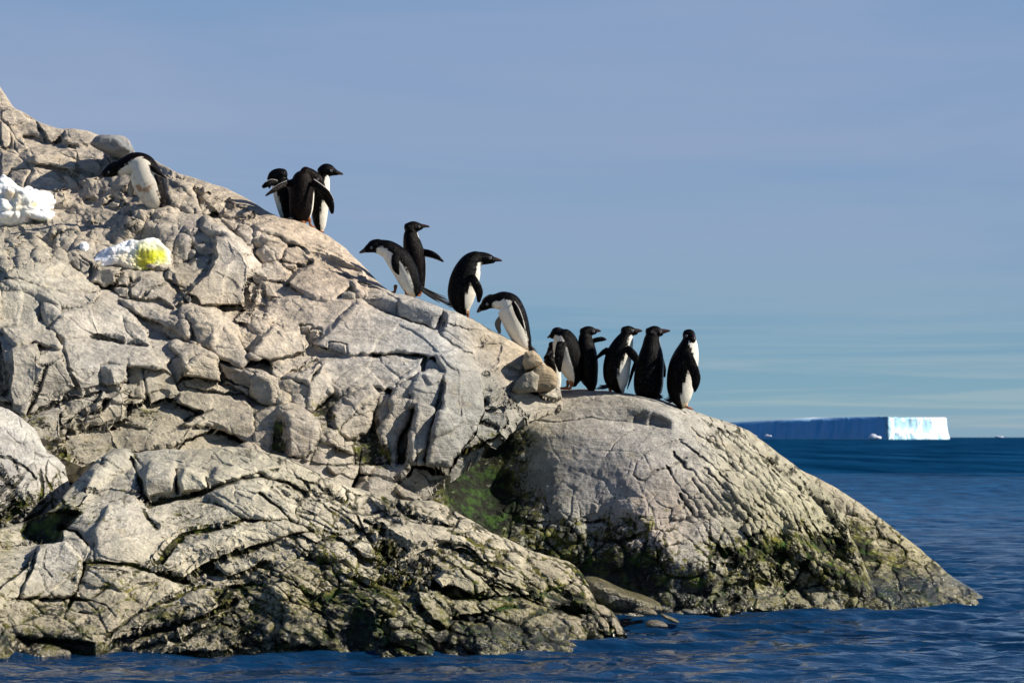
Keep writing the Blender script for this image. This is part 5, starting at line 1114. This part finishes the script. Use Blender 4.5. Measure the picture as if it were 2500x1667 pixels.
penguin(2, 22, 29.2, [(1190, 1335, 45, 60), (1190, 1270, 85, 66), (1180, 1160, 118, 64), (1180, 1040, 134, 60), (1185, 900, 148, 52), (1195, 760, 152, 40), (1205, 640, 142, 38), (1230, 540, 118, 58), (1255, 460, 100, 40), (1270, 410, 88, 0)],
        [(1220, 400, 100), (1280, 360, 104), (1350, 375, 94), (1410, 395, 62), (1460, 410, 40)], [(1440, 402, 42), (1500, 415, 27), (1548, 428, 13)], [(1365, 372)],
        [([(1180, 640, 60, -.1), (1270, 760, 72, -.16), (1350, 900, 66, -.16), (1380, 1050, 30, -.14)], 'plain', cam_v)],
        [(1180, 1330, 50, 20, 0)], None, 'penguin looking right over the water, at the downhill side of the huddled three', GA)
dp = slope.depth(990, 735) + 0.05
penguin(3, 150, 27.75, [(900, 1090, 85, 55), (865, 1010, 128, 72), (825, 900, 155, 74), (780, 790, 170, 72), (720, 680, 176, 68), (640, 580, 160, 62), (560, 510, 135, 72), (480, 478, 117, 86), (410, 465, 106, 62), (370, 460, 92, 0)],
        [(420, 450, 98), (350, 458, 94), (300, 478, 72), (250, 502, 48)], [(262, 495, 40), (205, 522, 27), (158, 543, 12)], [(320, 474)],
        [([(650, 580, 60, -.14), (640, 680, 62, -.18), (655, 770, 50, -.18), (690, 838, 18, -.17)], 'edge', cam_v)],
        [(790, 1150, -90, 25, -.03), (985, 1125, -50, 5, .08), (640, 1085, -120, 5, .12)], (980, 1020, 1440, 1270, 55, 0, .1, 11), 'penguin leaning forward to the left, front one of the overlapping pair', GA)
penguin(3, 325, 28.05, [(960, 1010, 90, 30), (955, 900, 110, 40), (945, 790, 125, 40), (930, 680, 138, 38), (905, 560, 145, 32), (878, 440, 135, 24), (860, 340, 112, 55), (858, 270, 104, 40), (862, 220, 90, 0)],
        [(850, 225, 108), (890, 195, 86), (945, 190, 68), (1000, 190, 42)], [(990, 182, 36), (1050, 180, 22), (1106, 187, 12)], [(972, 188)],
        [([(1000, 540, 55, 0), (1100, 555, 56, -.04), (1200, 595, 44, -.06), (1300, 665, 14, -.07)], 'edge', cam_v)],
        [], None, 'penguin looking right with a flipper stretched out, behind its left-leaning companion', GA, brown=0.4)
penguin(3, 22, 27.45, [(1580, 1350, 80, 40), (1560, 1260, 150, 52), (1550, 1150, 192, 52), (1560, 1040, 205, 44), (1590, 920, 208, 34), (1630, 800, 192, 26), (1680, 700, 162, 34), (1750, 640, 130, 55), (1810, 620, 100, 30), (1840, 615, 84, 0)],
        [(1790, 620, 92), (1850, 622, 88), (1920, 630, 74), (1985, 645, 48)], [(1970, 632, 42), (2040, 640, 26), (2097, 652, 12)], [(1945, 615)],
        [([(1690, 860, 50, -.14), (1740, 960, 62, -.18), (1790, 1080, 58, -.18), (1785, 1215, 26, -.17)], 'plain', cam_v)],
        [(1640, 1440, 60, 25, -.02), (1560, 1370, -30, 10, .05)], (1480, 1240, 1300, 1215, 60, .02, .06, 7), 'hunched penguin standing alone on the ridge, looking down to the right', GA)
penguin(4, 138, 27.3, [(900, 960, 60, 20), (850, 900, 110, 78), (800, 800, 142, 84), (758, 690, 168, 84), (715, 570, 186, 82), (670, 460, 192, 78), (625, 360, 178, 72), (555, 310, 140, 88), (470, 310, 114, 92), (400, 315, 102, 64), (370, 318, 92, 0)],
        [(400, 308, 102), (340, 335, 92), (295, 375, 66), (255, 400, 48)], [(270, 385, 42), (230, 425, 32), (198, 458, 14)], [(331, 349)],
        [([(690, 330, 30, -.14), (740, 440, 46, -.19), (790, 560, 38, -.2), (842, 690, 12, -.2)], 'edge2', cam_v), ([(520, 520, 30, .12), (478, 620, 46, .12), (505, 745, 22, .12)], 'under', cam_v)],
        [], (890, 900, 1035, 1065, 40, .02, .05, 7), 'penguin bowing to the left with rough ruffled back, last before the drop in the ridge', GA)
penguin(4, 10, 27.8, [(1290, 1480, 50, 60), (1275, 1380, 75, 70), (1240, 1250, 98, 60), (1200, 1140, 98, 40), (1195, 1060, 70, 30), (1210, 980, 58, 20), (1225, 920, 50, 0)],
        [(1230, 940, 50), (1215, 900, 45), (1200, 930, 35)], [(1190, 940, 20), (1170, 960, 14), (1160, 975, 8)], [], [([(1200, 1000, 30, -.06), (1150, 1050, 28, -.1), (1110, 1090, 14, -.1)], 'plain', cam_v)], [], None,
        'penguin mostly hidden behind the tan boulder, only its back and a sliver of white showing', GB)
dd = dome.depth
penguin(4, 152, 27.42, [(1510, 1440, 58, 60), (1520, 1345, 118, 64), (1490, 1200, 175, 66), (1455, 1090, 194, 66), (1425, 980, 194, 64), (1395, 880, 182, 62), (1355, 800, 152, 62), (1315, 750, 112, 30), (1300, 730, 90, 0)],
        [(1320, 770, 100), (1280, 750, 88), (1240, 770, 60), (1210, 790, 38)], [(1215, 775, 32), (1185, 792, 20), (1157, 808, 9)], [],
        [([(1350, 880, 70, -.12), (1325, 1000, 72, -.18), (1310, 1130, 60, -.19), (1325, 1270, 22, -.18)], 'plain', cam_v)],
        [(1475, 1500, -120, 12, -.04), (1430, 1490, -110, 8, .05)], (1620, 1370, 1760, 1510, 30, .02, .02, 7), 'penguin with a glossy back turned left, first of the row on the dome', GB)
penguin(5, 305, 27.45, [(265, 1130, 70, 30), (255, 1060, 105, 50), (240, 940, 130, 52), (228, 800, 146, 50), (212, 650, 148, 40), (192, 520, 134, 30), (178, 420, 114, 60), (180, 350, 108, 40), (188, 310, 92, 0)],
        [(175, 330, 106), (215, 300, 88), (270, 292, 68), (320, 300, 42)], [(310, 285, 34), (360, 284, 24), (400, 290, 12)], [(295, 294)],
        [([(300, 430, 38, .02), (360, 415, 40, 0), (430, 408, 36, 0), (478, 415, 16, 0)], 'plain', cam_v)], [], None,
        'penguin glancing right with one flipper raised, second of the row on the dome', GB)
penguin(5, 25, 27.32, [(690, 1170, 70, 55), (670, 1110, 130, 62), (640, 1000, 190, 62), (632, 880, 205, 60), (645, 760, 206, 50), (672, 640, 196, 42), (712, 530, 172, 40), (758, 420, 135, 50), (785, 350, 108, 30), (800, 310, 92, 0)],
        [(775, 320, 108), (820, 300, 92), (875, 300, 66), (925, 310, 40)], [(910, 290, 40), (965, 285, 26), (1010, 288, 11)], [(868, 285)],
        [([(780, 540, 58, -.12), (860, 620, 70, -.16), (915, 700, 58, -.16), (935, 790, 24, -.15)], 'plain', cam_v), ([(500, 560, 40, .03), (430, 610, 40, .03), (350, 680, 24, .0), (272, 765, 8, -.02)], 'plain', cam_v)],
        [(712, 1228, 110, 22, -.02), (545, 1205, 90, 25, .06)], (540, 1085, 310, 1135, 34, .02, .04, 7), 'penguin in mid-step looking right with a broad white flank, third of the row', GB)
penguin(5, 308, 27.28, [(1100, 1250, 170, 70), (1100, 1190, 212, 78), (1103, 1080, 232, 80), (1110, 950, 232, 78), (1124, 820, 222, 72), (1138, 700, 204, 60), (1145, 590, 176, 50), (1148, 490, 142, 62), (1155, 410, 124, 62), (1165, 350, 108, 20), (1172, 320, 90, 0)],
        [(1160, 330, 122), (1195, 300, 92), (1245, 305, 76), (1295, 325, 46)], [(1285, 300, 46), (1350, 290, 30), (1418, 286, 13)], [(1282, 298)],
        [([(930, 740, 40, .02), (880, 850, 30, .06), (835, 1000, 22, .08), (792, 1145, 8, .08)], 'plain', cam_v), ([(1300, 700, 30, .02), (1340, 850, 26, .04), (1345, 970, 12, .05)], 'plain', cam_v)],
        [], (1250, 1240, 1320, 1280, 40, -.05, -.08, 6), 'penguin seen from behind with speckled wet back, fourth of the row', GB)
penguin(5, 32, 27.2, [(1600, 1370, 90, 60), (1588, 1300, 150, 66), (1575, 1180, 195, 58), (1575, 1060, 212, 50), (1592, 920, 220, 40), (1622, 790, 220, 30), (1655, 670, 200, 30), (1682, 570, 170, 42), (1698, 480, 135, 70), (1700, 410, 112, 50), (1698, 370, 92, 0)],
        [(1690, 375, 112), (1705, 370, 108), (1730, 395, 86, -.03), (1750, 420, 62, -.06)], [(1758, 360, 40, -.06), (1772, 395, 30, -.12), (1778, 425, 12, -.14)], [(1665, 360), (1776, 352)],
        [([(1680, 620, 66, -.14), (1740, 780, 78, -.2), (1800, 960, 76, -.2), (1795, 1090, 56, -.2), (1785, 1180, 18, -.19)], 'plain', cam_v)],
        [(1650, 1400, 95, 38, -.03), (1580, 1370, 50, 20, .05)], (1480, 1300, 1330, 1280, 50, .02, .04, 7), 'penguin with face turned frontward, last of the row where the dome falls away', GB)
# ------------------------------------------------------------------ the sea
def sea():
    m, t, b = new_mat('sea_water')
    g = t.nodes.new('ShaderNodeNewGeometry').outputs['Position']
    def mapn(s):
        mp = t.nodes.new('ShaderNodeMapping'); mp.inputs['Scale'].default_value = s; t.links.new(g, mp.inputs[0]); return mp.outputs[0]
    sx = t.nodes.new('ShaderNodeSeparateXYZ'); t.links.new(g, sx.inputs[0])
    n1 = noisen(t, mapn((0.9, 2.0, 1)), 1.0, 4, 0.6); n2 = noisen(t, mapn((5, 9, 1)), 1.0, 4, 0.6); n3 = noisen(t, mapn((0.12, 0.25, 1)), 1.0, 4, 0.6)
    hgt = mathn(t, 'ADD', mathn(t, 'MULTIPLY', n1, 0.16), mathn(t, 'MULTIPLY', n2, 0.02))
    hgt = mathn(t, 'ADD', hgt, mathn(t, 'MULTIPLY', n3, 0.9))
    bp = t.nodes.new('ShaderNodeBump'); bp.inputs['Strength'].default_value = 0.9; bp.inputs['Distance'].default_value = 1.0
    t.links.new(hgt, bp.inputs['Height']); t.links.new(bp.outputs[0], b.inputs['Normal'])
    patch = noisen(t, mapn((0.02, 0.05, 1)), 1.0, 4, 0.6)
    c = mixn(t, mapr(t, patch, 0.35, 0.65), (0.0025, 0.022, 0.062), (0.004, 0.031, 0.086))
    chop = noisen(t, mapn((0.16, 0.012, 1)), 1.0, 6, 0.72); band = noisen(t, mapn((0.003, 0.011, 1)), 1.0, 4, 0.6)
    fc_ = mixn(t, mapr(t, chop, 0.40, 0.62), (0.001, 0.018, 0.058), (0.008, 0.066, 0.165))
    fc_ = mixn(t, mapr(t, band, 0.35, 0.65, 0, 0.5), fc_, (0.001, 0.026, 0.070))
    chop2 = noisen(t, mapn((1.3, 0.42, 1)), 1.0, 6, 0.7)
    mc_ = mixn(t, mapr(t, chop2, 0.38, 0.64), (0.002, 0.026, 0.080), (0.013, 0.088, 0.205))  # sky-lit ripples painted into the mid-distance water colour as lighter tones
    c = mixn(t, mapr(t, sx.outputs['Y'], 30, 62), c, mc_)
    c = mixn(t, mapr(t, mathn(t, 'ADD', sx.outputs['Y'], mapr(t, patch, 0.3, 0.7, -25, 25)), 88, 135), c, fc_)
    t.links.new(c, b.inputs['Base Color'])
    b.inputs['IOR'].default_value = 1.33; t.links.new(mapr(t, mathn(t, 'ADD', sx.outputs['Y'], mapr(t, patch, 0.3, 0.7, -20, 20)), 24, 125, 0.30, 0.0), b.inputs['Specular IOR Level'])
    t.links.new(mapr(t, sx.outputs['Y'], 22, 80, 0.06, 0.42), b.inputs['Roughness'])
    # rows from close in to the horizon
    ys = [13.0]; 
    while ys[-1] < 30000: ys.append(ys[-1] + max(0.035, 0.0022 * ys[-1] - 0.012 if ys[-1] < 60 else (0.0034 if ys[-1] < 150 else 0.012 if ys[-1] < 400 else 0.05) * ys[-1]))
    ys = np.array(ys); nx = 560
    k = np.linspace(-1, 1, nx)
    X = k[None] * (ys[:, None] * 0.26 + 2.5); Y = np.repeat(ys[:, None], nx, 1)
    rng = np.random.RandomState(4); Z = np.zeros_like(X); DX = np.zeros_like(X); DY = np.zeros_like(X)
    dy = np.gradient(ys)[:, None]
    for i in range(110):
        lam = 0.14 * (22 ** rng.rand()); th = rng.normal(1.75, 0.55); kx, ky = math.cos(th) * 2 * math.pi / lam, math.sin(th) * 2 * math.pi / lam
        a = 0.0085 * lam / (1 + (lam / 0.8)**1.6) * (0.6 + 0.8 * rng.rand()); ph = rng.rand() * 6.28
        ok = np.clip(lam / (3.2 * dy) - 0.6, 0, 1)
        q = kx * X + ky * Y + ph
        Z += a * ok * np.cos(q); DX -= 0.8 * a * ok * kx / math.hypot(kx, ky) * np.sin(q); DY -= 0.8 * a * ok * ky / math.hypot(kx, ky) * np.sin(q)
    amp = 0.75 + 0.5 * fbm(np.stack([X * 0.35, Y * 0.18, 0 * X], -1), 3, 7)
    V = np.stack([X + DX * amp, Y + DY * amp, Z * amp - 0.01], -1)
    nr = len(ys); idx = np.arange(nr * nx).reshape(nr, nx)
    q = np.stack([idx[:-1, :-1], idx[:-1, 1:], idx[1:, 1:], idx[1:, :-1]], -1).reshape(-1, 4)
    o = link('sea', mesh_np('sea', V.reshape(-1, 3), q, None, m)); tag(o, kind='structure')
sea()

# ------------------------------------------------------------------ lumpy solids: boulders, snow, ice
def lump_mesh(name, outline, D, depth, mat, seed, amp=0.06, freq=2.0, tint=(.4, .38, .34), masks=(0, 0, 0), flat=0.5, n=56, power=0.5, bottom=0.0, colf=None, ridg=0.0, grow=1.0):
    """a closed stone whose front outline is `outline` (photograph pixels) standing at distance D, `depth` metres thick"""
    P = np.array(outline, float); cen = P.mean(0); P = cen + (P - cen) * grow
    ang = np.linspace(0, 2 * np.pi, 2 * n, endpoint=False)
    # radius of the outline at each angle
    rad = np.zeros_like(ang)
    for i, a in enumerate(ang):
        d = np.array([math.cos(a), math.sin(a)]); best = 0
        for j in range(len(P)):
            p, q = P[j] - cen, P[(j + 1) % len(P)] - cen; e = q - p; den = d[0] * e[1] - d[1] * e[0]
            if abs(den) < 1e-9: continue
            t_ = (p[0] * e[1] - p[1] * e[0]) / den; u_ = (p[0] * d[1] - p[1] * d[0]) / den
            if t_ > 0 and -0.001 <= u_ <= 1.001: best = max(best, t_)
        rad[i] = best
    kr = np.array([1, 2, 3, 2, 1.]) / 9; rad = np.convolve(np.pad(rad, 2, 'wrap'), kr, 'valid')
    m = F / D
    lat = np.linspace(0, np.pi, n)
    V = []
    for la in lat:
        w = math.sin(la)**power if 0 < la < np.pi else 0.0
        dd = -math.cos(la); dd = math.copysign(abs(dd)**flat, dd)
        x = cen[0] + rad * w * np.cos(ang); y = cen[1] + rad * w * np.sin(ang)
        p = W(x, y, np.full(x.shape, D)); p[:, 1] += dd * depth / 2
        V.append(p)
    V = np.array(V); nl, na = V.shape[:2]
    c3 = V.reshape(-1, 3).mean(0)
    dirn = V - c3; dirn /= np.linalg.norm(dirn, axis=-1, keepdims=True) + 1e-9
    q = V * freq + seed * 3.7
    dsp = amp * fbm(q, 5, seed, 0.55)
    if ridg:
        bl = 0
        for o_ in range(3): bl = bl + np.abs(vnoise(q * 1.3 * 2.1**o_ + o_ * 9, seed + o_)) * 0.55**o_
        dsp = dsp + amp * ridg * (bl - 0.55)
    dsp[0] = dsp[0].mean(); dsp[-1] = dsp[-1].mean()
    V = V + dirn * dsp[..., None]
    idx = np.arange(nl * na).reshape(nl, na); nxt = np.roll(idx, -1, 1)
    quads = np.stack([idx[:-1], idx[1:], nxt[1:], nxt[:-1]], -1).reshape(-1, 4)
    v = V.reshape(-1, 3)
    colr = np.tile(np.array([*tint, 1.0]), (len(v), 1)) if colf is None else colf(v)
    at = {'tint': colr, 'masks': np.tile(np.array([*masks, 1.0]), (len(v), 1))}
    me = mesh_np(name, v, quads, at, mat); return me
def stone(name, outline, D, depth, seed, label, cat='boulder', group=None, crop=0, **k):
    pts = cv(crop, outline)
    o = link(name, lump_mesh(name, pts, D, depth, ROCK, seed, **k)); return tag(o, label, cat, group)
dS = slope.depth
stone('boulder', [(1300, 910), (1380, 800), (1470, 765), (1620, 765), (1760, 800), (1860, 860), (1890, 920), (1910, 1010), (1740, 1100), (1600, 1060), (1480, 1010)], dS(320, 385) - 0.25, 0.9, 3,
      'smooth grey rounded boulder on the skyline above the bent penguin', crop=8, tint=(.25, .255, .27), amp=0.12, freq=1.6, flat=0.8)
stone('stone', [(855, 300), (885, 285), (930, 287), (962, 310), (968, 340), (930, 365), (875, 355), (850, 335)], 27.75, 0.3, 5, 'dark rounded stone in shadow beside the feet of the two penguins standing back to back', 'stone', crop=4, tint=(.16, .16, .17), amp=0.015, freq=5)
stone('stone', [(830, 350), (885, 355), (880, 385), (830, 385)], 27.6, 0.2, 6, 'small pale stone below the dark rounded stone on the ridge', 'stone', crop=4, tint=(.4, .35, .27), amp=0.01, freq=6)
stone('stone', [(690, 340), (740, 330), (790, 345), (795, 390), (760, 405), (690, 400)], 27.4, 0.35, 7, 'pale weathered stone where the pinkish slope meets the slab', 'stone', crop=4, tint=(.47, .43, .37), amp=0.03, freq=5)
stone('boulder', [(2075, 870), (2130, 850), (2190, 880), (2230, 930), (2235, 1010), (2180, 1045), (2080, 1050), (2010, 1045), (2010, 930)], 26.75, 0.55, 9,
      'tan rounded boulder half in shade at the foot of the ridge', crop=4, tint=(.42, .33, .22), amp=0.02, freq=3)
stone('boulder', [(1995, 920), (2060, 890), (2110, 930), (2080, 1040), (1960, 1050), (1900, 1040)], 26.5, 0.35, 10, 'angular grey boulder wedged beside the larger tan one at the ridge foot', crop=4, tint=(.36, .33, .27), amp=0.03, freq=4)
stone('boulder', [(2000, 760), (2060, 750), (2110, 790), (2135, 840), (2080, 880), (2000, 900), (1985, 840)], 26.75, 0.5, 11, 'upper tan boulder at the end of the ridge behind the leaning penguin', crop=4, tint=(.45, .36, .25), amp=0.02, freq=3)
# low wet stones in the gap between the two big rocks
stone('wet_ledge', [(410, 360), (480, 335), (640, 365), (800, 430), (950, 510), (1200, 600), (1400, 650), (1600, 750), (1650, 800), (1300, 830), (900, 820), (600, 700), (480, 600)], 24.2, 1.2, 12,
      'low dark wet ledge lying between the cracked front rock and the dome', 'ledge', crop=11, tint=(.3, .27, .16), masks=(0.5, 0.2, 0.95), amp=0.06, freq=3)
stone('shore_stone', [(1150, 800), (1260, 780), (1400, 780), (1480, 810), (1540, 880), (1300, 890), (1150, 850)], 23.2, 0.3, 13, 'low tan stone at the waterline, nearest the wet ledge', 'stone', 'stones at the waterline', crop=11, tint=(.27, .23, .14), masks=(0.35, 0.1, 0.9), amp=0.04, freq=5, grow=0.85)
stone('shore_stone', [(1280, 1000), (1370, 955), (1500, 950), (1620, 985), (1720, 1055), (1560, 1062), (1290, 1058)], 22.75, 0.35, 14, 'smooth pale stone alone in the water off the tip of the front rock', 'stone', 'stones at the waterline', crop=11, tint=(.24, .22, .17), masks=(0.15, 0, 0.85), grow=0.8, amp=0.01, freq=5)
stone('shore_stone', [(1810, 800), (1950, 795), (2060, 830), (2100, 860), (1900, 880)], 23.6, 0.3, 15, 'thin pale stone just breaking the water under the mossy face of the dome', 'stone', 'stones at the waterline', crop=11, tint=(.22, .21, .16), masks=(0.2, 0, 0.9), grow=0.8, amp=0.02, freq=5)
stone('shore_stone', [(1520, 850), (1620, 880), (1760, 940), (1850, 1000), (1700, 990), (1560, 920)], 23.0, 0.25, 16, 'narrow slanting stone at the waterline behind the smooth pale one', 'stone', 'stones at the waterline', crop=11, tint=(.24, .21, .13), masks=(0.3, 0, 0.9), grow=0.85, amp=0.03, freq=5)

# ------------------------------------------------------------------ snow
def snow_material():
    m, t, b = new_mat('old_snow')
    at = t.nodes.new('ShaderNodeAttribute'); at.attribute_name = 'tint'
    g = t.nodes.new('ShaderNodeNewGeometry').outputs['Position']
    n = noisen(t, g, 14, 5, 0.7); n2 = noisen(t, g, 50, 3, 0.6)
    vm = t.nodes.new('ShaderNodeVectorMath'); vm.operation = 'SCALE'; t.links.new(at.outputs['Color'], vm.inputs[0]); t.links.new(mapr(t, n, 0.3, 0.7, 0.86, 1.08), vm.inputs['Scale'])
    t.links.new(vm.outputs[0], b.inputs['Base Color']); b.inputs['Roughness'].default_value = 0.7; b.inputs['Specular IOR Level'].default_value = 0.2
    b.inputs['Subsurface Weight'].default_value = 0.25; b.inputs['Subsurface Radius'].default_value = (0.06, 0.08, 0.1); b.inputs['Subsurface Scale'].default_value = 0.5
    bp = t.nodes.new('ShaderNodeBump'); bp.inputs['Strength'].default_value = 0.5; bp.inputs['Distance'].default_value = 0.02
    t.links.new(mathn(t, 'ADD', n, mathn(t, 'MULTIPLY', n2, 0.4)), bp.inputs['Height']); t.links.new(bp.outputs[0], b.inputs['Normal'])
    return m
SNOW = snow_material()
def snow_cols(spots, base=(0.86, 0.86, 0.86), dark=None):
    def f(v):
        u = v[:, 0] / v[:, 1] * F + CX; w = HY - (v[:, 2] - H) / v[:, 1] * F
        c = np.tile(np.array(base), (len(v), 1))
        for x, y, rx, ry, cc, st in spots:
            k = st * np.exp(-(((u - x) / rx)**2 + ((w - y) / ry)**2)**1.3) ; k = np.clip(k * (1 + 0.9 * fbm(v * 9, 3, 6)), 0, 1)
            c = c * (1 - k[:, None]) + np.array(cc) * k[:, None]
        return np.concatenate([c, np.ones((len(v), 1))], 1)
    return f
def snow(outline, D, depth, seed, label, colf, crop=10, **k):
    o = link('snow_patch', lump_mesh('snow_patch', cv(crop, outline), D, depth, SNOW, seed, colf=colf, **k)); return tag(o, label, 'snow patch', 'patches of old snow on the slope')
snow([(-400, 220), (-100, 170), (40, 215), (120, 230), (190, 290), (300, 350), (420, 380), (520, 430), (590, 520), (600, 600), (650, 640), (720, 620), (720, 680), (780, 740), (720, 790), (600, 790), (480, 740), (420, 800), (300, 830), (180, 860), (60, 880), (-60, 910), (-400, 900)], dS(70, 520) - 0.22, 1.0, 21,
     'largest snow patch at the edge of the slope, white stained orange and cream', snow_cols([(25, 475, 22, 14, (.80, .50, .16), 0.9), (45, 500, 35, 30, (.85, .74, .48), 0.6), (85, 500, 9, 8, (.7, .5, .28), 0.8), (60, 560, 90, 18, (.80, .80, .50), 0.6), (120, 545, 30, 8, (.65, .68, .25), 0.7), (20, 540, 60, 40, (.86, .82, .74), 0.5)]),
     amp=0.13, freq=2.2, n=190, grow=1.14, power=0.75, ridg=0.9, flat=0.7)
snow([(1150, 1245), (1230, 1230), (1300, 1160), (1420, 1090), (1560, 1050), (1640, 1040), (1760, 1050), (1880, 1010), (1990, 1040), (2060, 1100), (2110, 1200), (2110, 1290), (2120, 1330), (2060, 1440), (1990, 1480), (1900, 1470), (1860, 1410), (1720, 1390), (1600, 1350), (1460, 1310), (1330, 1310), (1220, 1370), (1190, 1320)], dS(310, 640) - 0.02, 0.45, 23,
     'snow patch white at one end and bright yellow-green with algae at the other', snow_cols([(300, 635, 26, 18, (.84, .70, .46), 0.9), (340, 650, 24, 16, (.84, .74, .56), 0.7), (345, 620, 16, 22, (.74, .70, .16), 0.9), (368, 638, 42, 46, (.62, .56, .05), 0.95), (385, 630, 20, 24, (.58, .60, .03), 0.95), (365, 600, 16, 10, (.82, .86, .55), 0.6), (386, 645, 8, 10, (.86, .88, .55), 0.9), (240, 640, 40, 20, (.80, .85, .95), 0.6)]),
     amp=0.05, freq=4.0, n=150, grow=1.1, power=0.75, ridg=0.9, flat=0.7)
snow([(1050, 1010), (1090, 1000), (1115, 1040), (1130, 1080), (1125, 1140), (1080, 1150), (1045, 1130), (1040, 1060)], dS(207, 610) - 0.08, 0.2, 25, 'tiny white remnant of snow in the crack between the two larger patches', snow_cols([]), amp=0.03, freq=7, n=50, power=0.7, ridg=0.5)

# ------------------------------------------------------------------ tabular iceberg and floes
def ice_material():
    m, t, b = new_mat('glacier_ice')
    at = t.nodes.new('ShaderNodeAttribute'); at.attribute_name = 'tint'
    t.links.new(at.outputs['Color'], b.inputs['Base Color']); b.inputs['Roughness'].default_value = 0.55
    return m
ICE = ice_material()
def iceberg():
    # plan of the cliff line: far end -> corner -> sunlit end; closed round the back
    def at(u, D): return np.array([(u - CX) / F * D, D])
    A, B, C_ = at(1690, 2950), at(2168, 2080), at(2313, 2180)
    def seg(p, q, n): return [p + (q - p) * i / n for i in range(n)]
    plan = seg(A, B, 420) + seg(B, C_, 160) + seg(C_, C_ + np.array([60, 520]), 30) + seg(C_ + np.array([60, 520]), A + np.array([30, 300]), 30)
    plan = np.array(plan); n = len(plan)
    side = np.zeros(n, int); side[420:580] = 1; side[580:] = 2
    nz = 26
    nrm = np.gradient(plan, axis=0); nrm = np.stack([nrm[:, 1], -nrm[:, 0]], -1); nrm /= np.linalg.norm(nrm, axis=1, keepdims=True)
    # heights of the top edge
    f = np.clip(np.arange(n) / 420, 0, 1)
    top = np.where(side == 0, 15.0 + 3.2 * f, 17.9)
    tq = np.stack([plan[:, 0] * 0.05, plan[:, 1] * 0.02, 0 * plan[:, 0]], -1)
    top = top + 1.3 * fbm(tq * 1.6, 4, 3) - 1.2 * sstep(0.3, 0.5, fbm(tq * 4, 3, 8))
    V = []; colr = []
    arc = np.cumsum(np.r_[0, np.linalg.norm(np.diff(plan, axis=0), axis=1)])
    for k in range(nz):
        z = k / (nz - 1)
        P3 = np.stack([arc * 0.055, 0 * arc + z * 0.5, 0 * arc], -1)
        r = fbm(P3, 4, 9); r2 = np.abs(fbm(P3 * 2.7 + 3, 3, 12))
        amp = np.where(side == 1, 5.0, 2.0)
        off = (r * amp - r2 * 3.0 * (side == 1)) + 1.6 * (1 - z)**2 + np.where(z > 0.97, -0.8, 0)
        p = plan - nrm * 0 + nrm * off[:, None] * 1.0
        V.append(np.stack([p[:, 0], p[:, 1], z * top - 1.0], -1))
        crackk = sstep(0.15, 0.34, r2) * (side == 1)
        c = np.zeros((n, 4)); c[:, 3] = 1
        lit = np.array([.88, .92, .95]); blu = np.array([.14, .42, .58]); shd = np.array([.006, .38, .74])  # shd puts the shaded side's blue into the ice tint; lit is the sunlit end
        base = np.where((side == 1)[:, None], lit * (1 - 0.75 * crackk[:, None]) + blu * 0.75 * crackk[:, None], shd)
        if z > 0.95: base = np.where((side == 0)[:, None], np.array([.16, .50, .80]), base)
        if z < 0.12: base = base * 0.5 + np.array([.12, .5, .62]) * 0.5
        nn = (1 + 0.10 * fbm(P3 * 3 + 8, 3, 4))[:, None]
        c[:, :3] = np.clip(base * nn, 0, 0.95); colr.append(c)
    V = np.array(V); colr = np.array(colr)
    idx = np.arange(nz * n).reshape(nz, n); nx_ = np.roll(idx, -1, 1)
    quads = np.stack([idx[:-1], nx_[:-1], nx_[1:], idx[1:]], -1).reshape(-1, 4)
    verts = V.reshape(-1, 3); cen = np.array([[*(plan.mean(0)), 19.0]])
    verts = np.concatenate([verts, cen]); colr = np.concatenate([colr.reshape(-1, 4), [[.85, .88, .92, 1]]])
    t_ = idx[-1]; topf = np.stack([t_, np.roll(t_, -1), np.full(n, len(verts) - 1), np.full(n, len(verts) - 1)], -1)
    me = bpy.data.meshes.new('iceberg')
    me.from_pydata([tuple(v) for v in verts], [], [tuple(q) for q in quads.tolist()] + [tuple(q[:3]) for q in topf.tolist()])
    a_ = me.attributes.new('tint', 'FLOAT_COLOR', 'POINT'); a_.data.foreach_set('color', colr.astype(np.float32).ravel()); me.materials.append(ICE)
    for p_ in me.polygons: p_.use_smooth = True
    o = link('iceberg', me); tag(o, 'long flat-topped iceberg on the horizon, white sunlit end and shaded blue side', 'iceberg')
iceberg()
def floe(u, v, w, h, D, seed, label):
    pts = [(u - w, v + h), (u - w * .8, v - h * .4), (u - w * .2, v - h), (u + w * .25, v + h * .1), (u + w * .8, v), (u + w, v + h)]
    me = lump_mesh('ice_floe', pts, D, w / F * D * 1.2, ICE, seed, amp=h / F * D * 0.4, freq=F / D / 12, tint=(.85, .88, .92), n=16, power=0.7)
    tag(link('ice_floe', me), label, 'ice floe', 'pieces of ice floating off the iceberg')
floe(2137, 1065, 18, 7, 1500, 3, 'brightest ice floe, floating just beside the sunlit end of the iceberg')
floe(1876, 1063, 12, 2.6, 1900, 4, 'whitest of the small floes below the blue side, near the rock')
floe(1843, 1063, 7, 1.8, 1900, 5, 'small floe closest to the rock below the far end of the iceberg')
floe(2440, 1066, 22, 1.6, 1800, 9, 'distant low strip of ice on the open horizon right of the iceberg')
